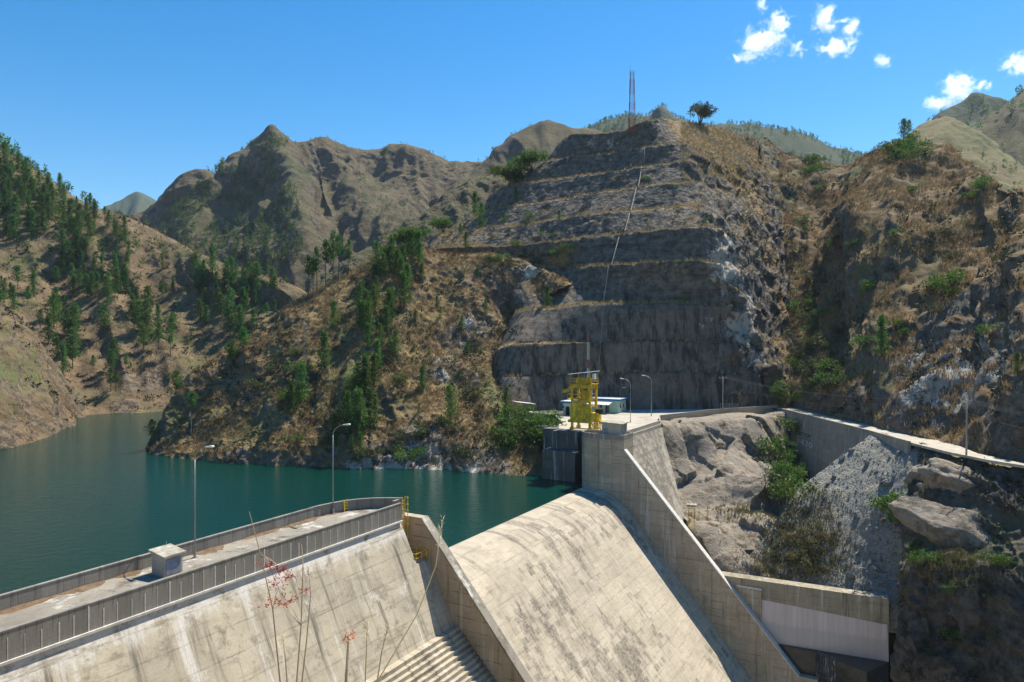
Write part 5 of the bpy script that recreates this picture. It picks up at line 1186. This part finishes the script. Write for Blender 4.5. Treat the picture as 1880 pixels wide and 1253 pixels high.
def blades(pts, h0, h1, n, seed, spread=.3):
    r = np.random.default_rng(seed); k = len(pts) * n; p = np.repeat(pts, n, 0) + r.normal(size=(k, 3)) * np.array((spread, spread, 0)); h = r.uniform(h0, h1, k)[:, None]
    tip = p + np.concatenate([r.normal(size=(k, 2)) * .35, np.ones((k, 1))], 1) * h; a = r.random(k) * 6.28; e = np.stack([np.cos(a), np.sin(a), 0 * a], 1) * h * .11
    p[:, 2] -= .1
    return np.stack([p - e, p + e, tip], 1).reshape(-1, 3)
gp = clumpy(scatter(['mid_spur'], 44000, lambda px, py, nz, c: nz > .45, 2), 9, -.12)
stuff('dry_grass', blades(gp, .3, .85, 5, 3), M_straw, 'dry golden grass covering the mid spur')
gp = clumpy(scatter(['right_slope'], 40000, lambda px, py, nz, c: (nz > .45) & (px < 1950), 4), 10, -.08)
stuff('dry_grass', blades(gp, .4, 1.1, 5, 5), M_straw, 'dry golden grass covering the right slope')
gp = scatter(['terraced_hill'], 17000, lambda px, py, nz, c: (nz > .86) | ((px > 1250) & (py < 330) & (nz > .5)), 6)
stuff('dry_grass', blades(gp, .4, 1.15, 5, 7), M_straw, 'dry grass growing along the benches and shoulder of the terraced hill')
gp = clumpy(scatter(['left_hill', 'left_spur'], 16000, lambda px, py, nz, c: (nz > .5) & (px > -60), 8), 22, -.05)
stuff('dry_grass', blades(gp, .6, 1.5, 4, 9, .6), M_straw, 'dry grass on the left hillside')
gp = scatter(['abutment_rock', 'scree_slope', 'rocky_bank'], 16000, lambda px, py, nz, c: (px > 1300) & (px < 1880) & (py > 890) & (py < 1075), 10)
def near(p, spots): return sum(a * np.exp(-((p - np.array(c)) ** 2).sum(1) / r_ ** 2) for c, r_, a in spots)
wspots = [(g_[0], r_, a) for g_, r_, a in ((drop(x, y), r_, a) for x, y, r_, a in [(1465, 985, 5, 1), (1490, 1010, 5, 1), (1450, 1030, 5, 1), (1500, 975, 4, .8), (1480, 940, 4, .8), (1440, 1055, 4, .8), (1340, 944, 3, .3), (1390, 940, 3.5, .5), (1720, 1028, 4, .7), (1770, 1036, 4, .5), (1690, 935, 3, .5)]) if g_]
gp = gp[np.random.default_rng(44).random(len(gp)) < near(gp, wspots) * (.6 + .8 * (fbm(gp, 2.5, 2) > 0))]
stuff('weeds', blades(gp, .2, .75, 7, 11), M_weed, 'dry weeds beside the scree and on the rock ledges')
def scrub(names, n, s0, s1, seed, test, thr, mat, label, wl=12):
    p = clumpy(scatter(names, n, test, seed), wl, thr, seed); r = np.random.default_rng(seed)
    sz = r.uniform(s0, s1, len(p)); p[:, 2] += sz * .35
    stuff('scrub', tris(p, sz, 12, r, (1, 1, .7), .3, 1.6), mat, label)
scrub(['mid_spur'], 7000, .25, .8, 12, lambda px, py, nz, c: px > 300, .05, M_scrub, 'dark low scrub patches over the mid spur')
scrub(['mid_spur'], 1500, .35, .9, 13, lambda px, py, nz, c: px > 450, .1, M_weed, 'yellowish low scrub over the mid spur')
scrub(['right_slope'], 8500, .28, .9, 14, lambda px, py, nz, c: (px < 1950), .02, M_scrub, 'dark low scrub over the right slope')
scrub(['left_hill', 'left_spur'], 6500, .4, 1.2, 15, lambda px, py, nz, c: px > -60, .0, M_scrub, 'dark low scrub over the left hillside', 30)
scrub(['terraced_hill'], 2600, .3, .9, 16, lambda px, py, nz, c: (nz > .8) | (px > 1360) | (px < 960), .0, M_scrub, 'dark low scrub over the terraced hill')
scrub(['rocky_bank', 'abutment_rock'], 1300, .25, .7, 17, lambda px, py, nz, c: (px > 1660), .1, M_scrub, 'low scrub on the lower rocks')
def woods(name, names, n, h0, h1, seed, test, thr, wl, label):
    p = clumpy(scatter(names, n, test, seed), wl, thr, seed); r = np.random.default_rng(seed); h = r.uniform(h0, h1, len(p))
    c = np.concatenate([p + np.stack([0 * h, 0 * h, h * f], 1) for f in (.35, .6, .85)]); s = np.concatenate([h * .24, h * .20, h * .12])
    stuff(name, tris(c, s, 12, r, (1, 1, 1.1), .4, 1.4), M_needle, label)
woods('far_wood', ['far_mountain'], 4200, 6, 11, 21, lambda px, py, nz, c: (px < 540 + (py - 330) * .15) & (px > 240) & (py > 255) & (px > 470 - (py - 250) * 1.2), -.12, 70, 'dark pine wood covering the left flank of the far mountain')
woods('hill_wood', ['left_hill'], 700, 3.5, 8, 26, lambda px, py, nz, c: (px > -20) & (px < 540) & (py < 690), .08, 40, 'young pines and saplings scattered between the big pines of the left hillside')
woods('hill_wood', ['left_hill'], 330, 5, 10, 27, lambda px, py, nz, c: (px > -25) & (px < 135) & (py < 450) & (py < 620 - px * 1.6), -.3, 40, 'dense pine wood filling the top of the left hillside between the larger pines')
woods('far_wood', ['far_mountain'], 1500, 2.5, 6, 22, lambda px, py, nz, c: (px > 500) & (py < 520), .12, 50, 'scattered far trees on the right flank of the far mountain')
woods('far_wood', ['wooded_ridge'], 2200, 5, 9, 23, lambda px, py, nz, c: (py < 300), -.1, 120, 'far wood along the distant ridge')
woods('far_wood', ['right_peak', 'right_mountain'], 420, 7, 12, 24, lambda px, py, nz, c: (py < 300), .05, 60, 'scattered far trees on the mountains at the right edge')
woods('far_wood', ['foothill_ridge', 'green_hill', 'rounded_hill'], 700, 1.5, 4.5, 25, lambda px, py, nz, c: (py < 480), .1, 50, 'scattered trees on the green foothills')
for px, py, s, lb in [(1658, 263, 9, 'dark pine at the left end of the green hilltop'), (1668, 250, 10, 'taller dark pine on the left shoulder of the green hill'), (405, 318, 12, 'small far pine on the left skyline of the peak')]:
    single(px, py + 3, 3, s, lb)

# loose stones
def rock_mesh(seed, n=2):
    bm = bmesh.new(); bmesh.ops.create_icosphere(bm, subdivisions=n, radius=1); r = np.random.default_rng(seed)
    v = np.array([x.co[:] for x in bm.verts]); 
    for _ in range(7):
        d = r.normal(size=3); d /= np.linalg.norm(d); k = v @ d; c = r.uniform(.45, .8); v -= np.outer(np.maximum(0, k - c), d)
    v += v * (.18 * fbm(v + seed, .8, 3))[:, None]
    for x, c in zip(bm.verts, v): x.co = c * np.array((1, .85, .7))
    me = bpy.data.meshes.new('boulder'); bm.to_mesh(me); bm.free(); return me
kb = NT('boulder_stone'); p_ = kb.pos(); nn_ = kb.noise(p_, 1.5, 5, .7); kb.bump(nn_, .6, .2)
M_stone = kb.done(kb.mix(kb.ramp(nn_, .3, .7), (.10, .10, .095), (.26, .25, .23)), .95)
ROCKS = [rock_mesh(s_) for s_ in range(5)]
for me in ROCKS: me.materials.append(M_stone)
random.seed(21)
for i in range(70):
    px, py = random.uniform(1500, 1665), random.uniform(830, 1075)
    if i < 46: px = random.triangular(1580, 1680, 1640); py = random.uniform(830, 1080)
    g = drop(px, py, ('scree_slope',))
    if g is None: continue
    o = link('boulder', ROCKS[i % 5]); s_ = random.choice([.28, .35, .4, .5, .65, .95]); o.location = g[0] + Vector((0, 0, s_ * .2)); o.scale = (s_,) * 3; o.rotation_euler = (random.random(), random.random(), random.uniform(0, 6))
    tag(o, 'loose grey boulder lying on the scree slope', 'boulder', 'boulders on the scree')
gp = scatter(['scree_slope'], 5200, None, 31); gp2 = scatter(['scree_slope', 'abutment_rock'], 2600, lambda px, py, nz, c: (px > 1440) & (py > 1010) & (py < 1100), 32); gp = np.vstack([gp, gp2]); r = np.random.default_rng(33)
ic = np.array([(1, 0, 0), (0, 1, 0), (-1, 0, 0), (0, -1, 0), (0, 0, 1), (0, 0, -1)], float); fc = np.array([(0, 1, 4), (1, 2, 4), (2, 3, 4), (3, 0, 4), (1, 0, 5), (2, 1, 5), (3, 2, 5), (0, 3, 5)])
sz = np.minimum(r.gamma(1.6, .035, len(gp)) + .04, .32); vv = gp[:, None, :] + ic[None] * sz[:, None, None] * r.uniform(.6, 1.3, (len(gp), 6, 1))
a_ = r.random(len(gp)) * 6.28; ff = (fc[None] + (np.arange(len(gp)) * 6)[:, None, None]).reshape(-1, 3)
me = mesh_np('gravel', vv.reshape(-1, 3), ff, smooth=False); me.materials.append(M_stone); o = link('gravel', me); o['kind'] = 'stuff'; o['label'] = 'grey gravel and stones strewn over the scree'
# rounded outcrops below the road, coated with sprayed concrete
def outcrop(px, py, Y, sc, rot, seed, label):
    me = rock_mesh(seed, 5); v = np.empty(len(me.vertices) * 3, np.float32); me.vertices.foreach_get('co', v); v = v.reshape(-1, 3)
    w_ = v * np.array(sc); v = v * (1 + .10 * fbm(w_ + seed * 9, 3.0, 4))[:, None]; me.vertices.foreach_set('co', (v * np.array(sc)).astype(np.float32).ravel()); me.update(); me.polygons.foreach_set('use_smooth', [True] * len(me.polygons))
    for an, va in (('rock', .55), ('pale', .12), ('green', 0.)): at = me.attributes.new(an, 'FLOAT', 'POINT'); at.data.foreach_set('value', np.full(len(v), va, np.float32))
    me.materials.append(M_rock); o = link('rock_outcrop', me); o.location = P(px, py, Y); o.rotation_euler = rot; tag(o, label, 'rock', 'rock outcrops below the road')
outcrop(1790, 905, 112, (9.0, 4.5, 5.0), (0, R(18), R(-38)), 41, 'long bulging grey rock just below the road edge on the right')
outcrop(1745, 965, 107, (7.5, 4.0, 5.0), (0, R(20), R(-30)), 42, 'smooth slanting grey rock above the brown ledge')
outcrop(1690, 890, 121, (3.6, 3.0, 4.4), (0, R(5), R(-20)), 43, 'dark blocky rock at the top right of the scree')
outcrop(1350, 1005, 134, (6.5, 5.0, 5.2), (0, 0, R(-25)), 44, 'big rounded grey rock under the gravel ledge beside the spillway wall')

# tall dry grass stalks close to the camera
M_stalk = leaf_mat('dry_stalk', (.62, .52, .36), (.78, .68, .50), .35); M_plume = leaf_mat('red_grass_plume', (.42, .07, .04), (.60, .17, .10), .45)
def stalk(pts, Y, label, plume=None, r_=.0035, seed=0):
    base = P(pts[0][0], pts[0][1], Y); root = base + np.array((0, .0, -1.2))
    o = thing('grass_stalk', label, 'grass stalk', root); q = [Vector((0, 0, 0))] + [Vector(P(x, y, Y + .03 * i) - root) for i, (x, y) in enumerate(pts)]
    b = MB(); b.tube(q, r_, 5, r_ * .35); b.build('stem', M_stalk, o)
    r = np.random.default_rng(seed)
    if plume is not None:
        c = []; 
        for (x, y, k) in plume:
            c0_ = P(x, y, Y); st_ = min(q, key=lambda a: (Vector(c0_ - root) - a).length); sb = MB(); sb.tube([st_, (st_ + Vector(c0_ - root)) / 2 + Vector((0, 0, .012)), Vector(c0_ - root)], .0014, 4, .0006); sb.build('branchlet', M_stalk, o)
            for _ in range(k): c.append(P(x + r.normal() * 8, y + r.normal() * 4, Y + r.normal() * .015) - root)
        v = tris(np.array(c), np.full(len(c), .013), 5, r, (1.6, 1, .6), .1, 2.6); link('plume', tri_mesh('plume', v, M_plume), None, o)
    else:
        t = q[-1]; c = np.array([q[-1] + (q[-2] - q[-1]) * f for f in np.linspace(0, .5, 10)]); v = tris(c, np.full(10, .02), 3, r, (.35, .35, 1), .8, 5); link('seed_head', tri_mesh('seed_head', v, M_stalk), None, o)
    return o
stalk([(518, 1300), (500, 1120), (478, 1020), (457, 940)], 2.4, 'long pale grass stalk with red plumes, leftmost in front of the dam', [(495, 1038, 10), (515, 1048, 12), (505, 1066, 8), (528, 1060, 10), (512, 1078, 6)], seed=1)
stalk([(540, 1300), (552, 1150), (556, 1040), (553, 1000)], 2.3, 'upright pale grass stalk with sparse red plumes near the frame bottom', [(500, 1105, 8), (525, 1108, 10), (535, 1098, 6), (562, 1083, 8)], seed=2)
stalk([(548, 1300), (562, 1180), (570, 1090), (566, 1050)], 2.6, 'thin bent grass stalk next to the upright one', seed=3)
stalk([(632, 1300), (636, 1230), (639, 1180), (640, 1165)], 2.0, 'short reddish grass stalk with a single red tuft', [(640, 1172, 9)], .006, 4)
stalk([(660, 1300), (700, 1240), (765, 1130), (800, 1040), (812, 955)], 2.5, 'long arching dry stalk crossing in front of the wall', seed=5)
stalk([(685, 1300), (700, 1200), (712, 1150)], 2.2, 'fine pale stalk near the steps, left of a forked pair', seed=6)
stalk([(668, 1300), (672, 1200), (674, 1140)], 2.3, 'fine pale upright stalk between the red tuft and the arching stalk', seed=7)
stalk([(530, 1300), (522, 1200), (518, 1165)], 2.3, 'short pale stalk low in front of the dam face', seed=8)
print('PINES', NPINE[0])
# ------------------------------------------------------------------ clouds and air
def cloud(label, px, py, D_, blobs, seed):
    """blobs: (dx, dy, rx, ry) in metres across the view; the cloud is a real volume hanging in the sky"""
    c = P(px, py, D_); ax = [b_[0] for b_ in blobs]
    hx = max(abs(b_[0]) + b_[2] for b_ in blobs) * 1.25; hz = max(abs(b_[1]) + b_[3] for b_ in blobs) * 1.25; hy = max(b_[2] for b_ in blobs) * 1.2
    b = MB(); b.box(-hx, hx, -hy, hy, -hz, hz); m = bpy.data.materials.new('cloud_vapour'); m.use_nodes = True; n = m.node_tree.nodes; l = m.node_tree.links
    n.remove(n['Principled BSDF']); k = NT.__new__(NT); k.m = m; k.t = m.node_tree; k.n = n; k.l = l; k._co = None
    o = k.co(); nz = k.noise(k.vmath('ADD', o, (seed * 391.0, seed * 77.0, 0)), .013, 10, .72, .6); f = None
    for dx, dz, rx, rz in blobs:
        d = k.vmath('SUBTRACT', o, (dx, 0, dz)); d = k.vmath('MULTIPLY', d, (1 / rx, 1 / (.8 * rx), 1 / rz))
        ln = k.n.new('ShaderNodeVectorMath'); ln.operation = 'LENGTH'; k.l.new(d, ln.inputs[0]); e = k.math('SUBTRACT', 1.0, ln.outputs['Value'])
        f = e if f is None else k.math('MAXIMUM', f, e)
    dens = k.math('MULTIPLY', k.ramp(k.math('ADD', f, k.math('MULTIPLY', k.math('SUBTRACT', nz, .5), 4.4)), .2, 1.3), .03)
    v = n.new('ShaderNodeVolumePrincipled'); v.inputs['Color'].default_value = (1, 1, 1, 1); v.inputs['Anisotropy'].default_value = .6; l.new(dens, v.inputs['Density']); l.new(v.outputs[0], n['Material Output'].inputs['Volume'])
    ob = b.build('cloud', m); ob.location = c; tag(ob, label, 'cloud'); m.cycles.volume_step_rate = 1.0
    return ob
S = 1.28 * 6000 / F
cloud('largest ragged white cloud, leftmost of the clouds', 1400, 68, 6000, [(0 * S, -8 * S, 34 * S, 22 * S), (22 * S, 18 * S, 20 * S, 20 * S), (-25 * S, -30 * S, 22 * S, 10 * S), (0 * S, 48 * S, 12 * S, 18 * S)], 1)
cloud('split white cloud with a long slanting streak', 1512, 62, 6000, [(0 * S, 18 * S, 20 * S, 24 * S), (18 * S, -20 * S, 30 * S, 14 * S), (38 * S, 8 * S, 16 * S, 16 * S), (-38 * S, -22 * S, 14 * S, 14 * S)], 2)
cloud('tiny white cloud between the others', 1621, 112, 6000, [(0, 0, 15 * S, 10 * S)], 3)
cloud('white cloud touching the mountain on the right', 1760, 168, 6000, [(0, 4 * S, 28 * S, 24 * S), (-30 * S, -18 * S, 24 * S, 11 * S), (36 * S, 8 * S, 12 * S, 9 * S)], 4)
cloud('white cloud cut by the right picture edge', 1885, 116, 6000, [(0, 0, 36 * S, 18 * S)], 5)
hz = MB(); hz.box(-3200, 3200, -120, 3400, -40, 640)
mh = bpy.data.materials.new('thin_haze'); mh.use_nodes = True; n = mh.node_tree.nodes; n.remove(n['Principled BSDF'])
v = n.new('ShaderNodeVolumePrincipled'); v.inputs['Color'].default_value = (.62, .78, 1, 1); v.inputs['Density'].default_value = .00005; v.inputs['Anisotropy'].default_value = .2
mh.node_tree.links.new(v.outputs[0], n['Material Output'].inputs['Volume'])
ho = hz.build('haze', mh); ho['kind'] = 'stuff'; ho['label'] = 'thin blue haze in the valley air'
# ------------------------------------------------------------------ say which one: row and place from the left inside every group of look-alikes
ORD = 'first second third fourth fifth sixth seventh eighth ninth tenth eleventh twelfth thirteenth fourteenth fifteenth sixteenth seventeenth eighteenth nineteenth twentieth'.split()
bpy.context.view_layer.update()
by = {}
for o in scene.objects:
    if o.parent is None and o.get('group') and o.get('label'): by.setdefault((o['group'], o['label']), []).append(o)
for (gname, lab), obs in by.items():
    if len(obs) < 2: continue
    key = lambda o: CX + F * o.location.x / max(1, o.location.y)
    row = lambda o: (CAMZ - o.location.z) / max(1, o.location.y)
    obs.sort(key=row); n = max(1, math.ceil(len(obs) / 18)); names = {1: [''], 2: ['upper half, ', 'lower half, '], 3: ['top row, ', 'middle row, ', 'bottom row, '], 4: ['top row, ', 'second row, ', 'third row, ', 'bottom row, ']}[min(4, n)]; n = min(4, n)
    for k in range(n):
        part = sorted(obs[len(obs) * k // n: len(obs) * (k + 1) // n], key=key)
        for i, o in enumerate(part):
            m = len(part); w = ORD[i] + ' from the left' if i <= m // 2 else (ORD[m - 1 - i] + ' from the right')
            w = w.replace('first from the left', 'leftmost').replace('first from the right', 'rightmost')
            o['label'] = lab + ', ' + names[k] + w
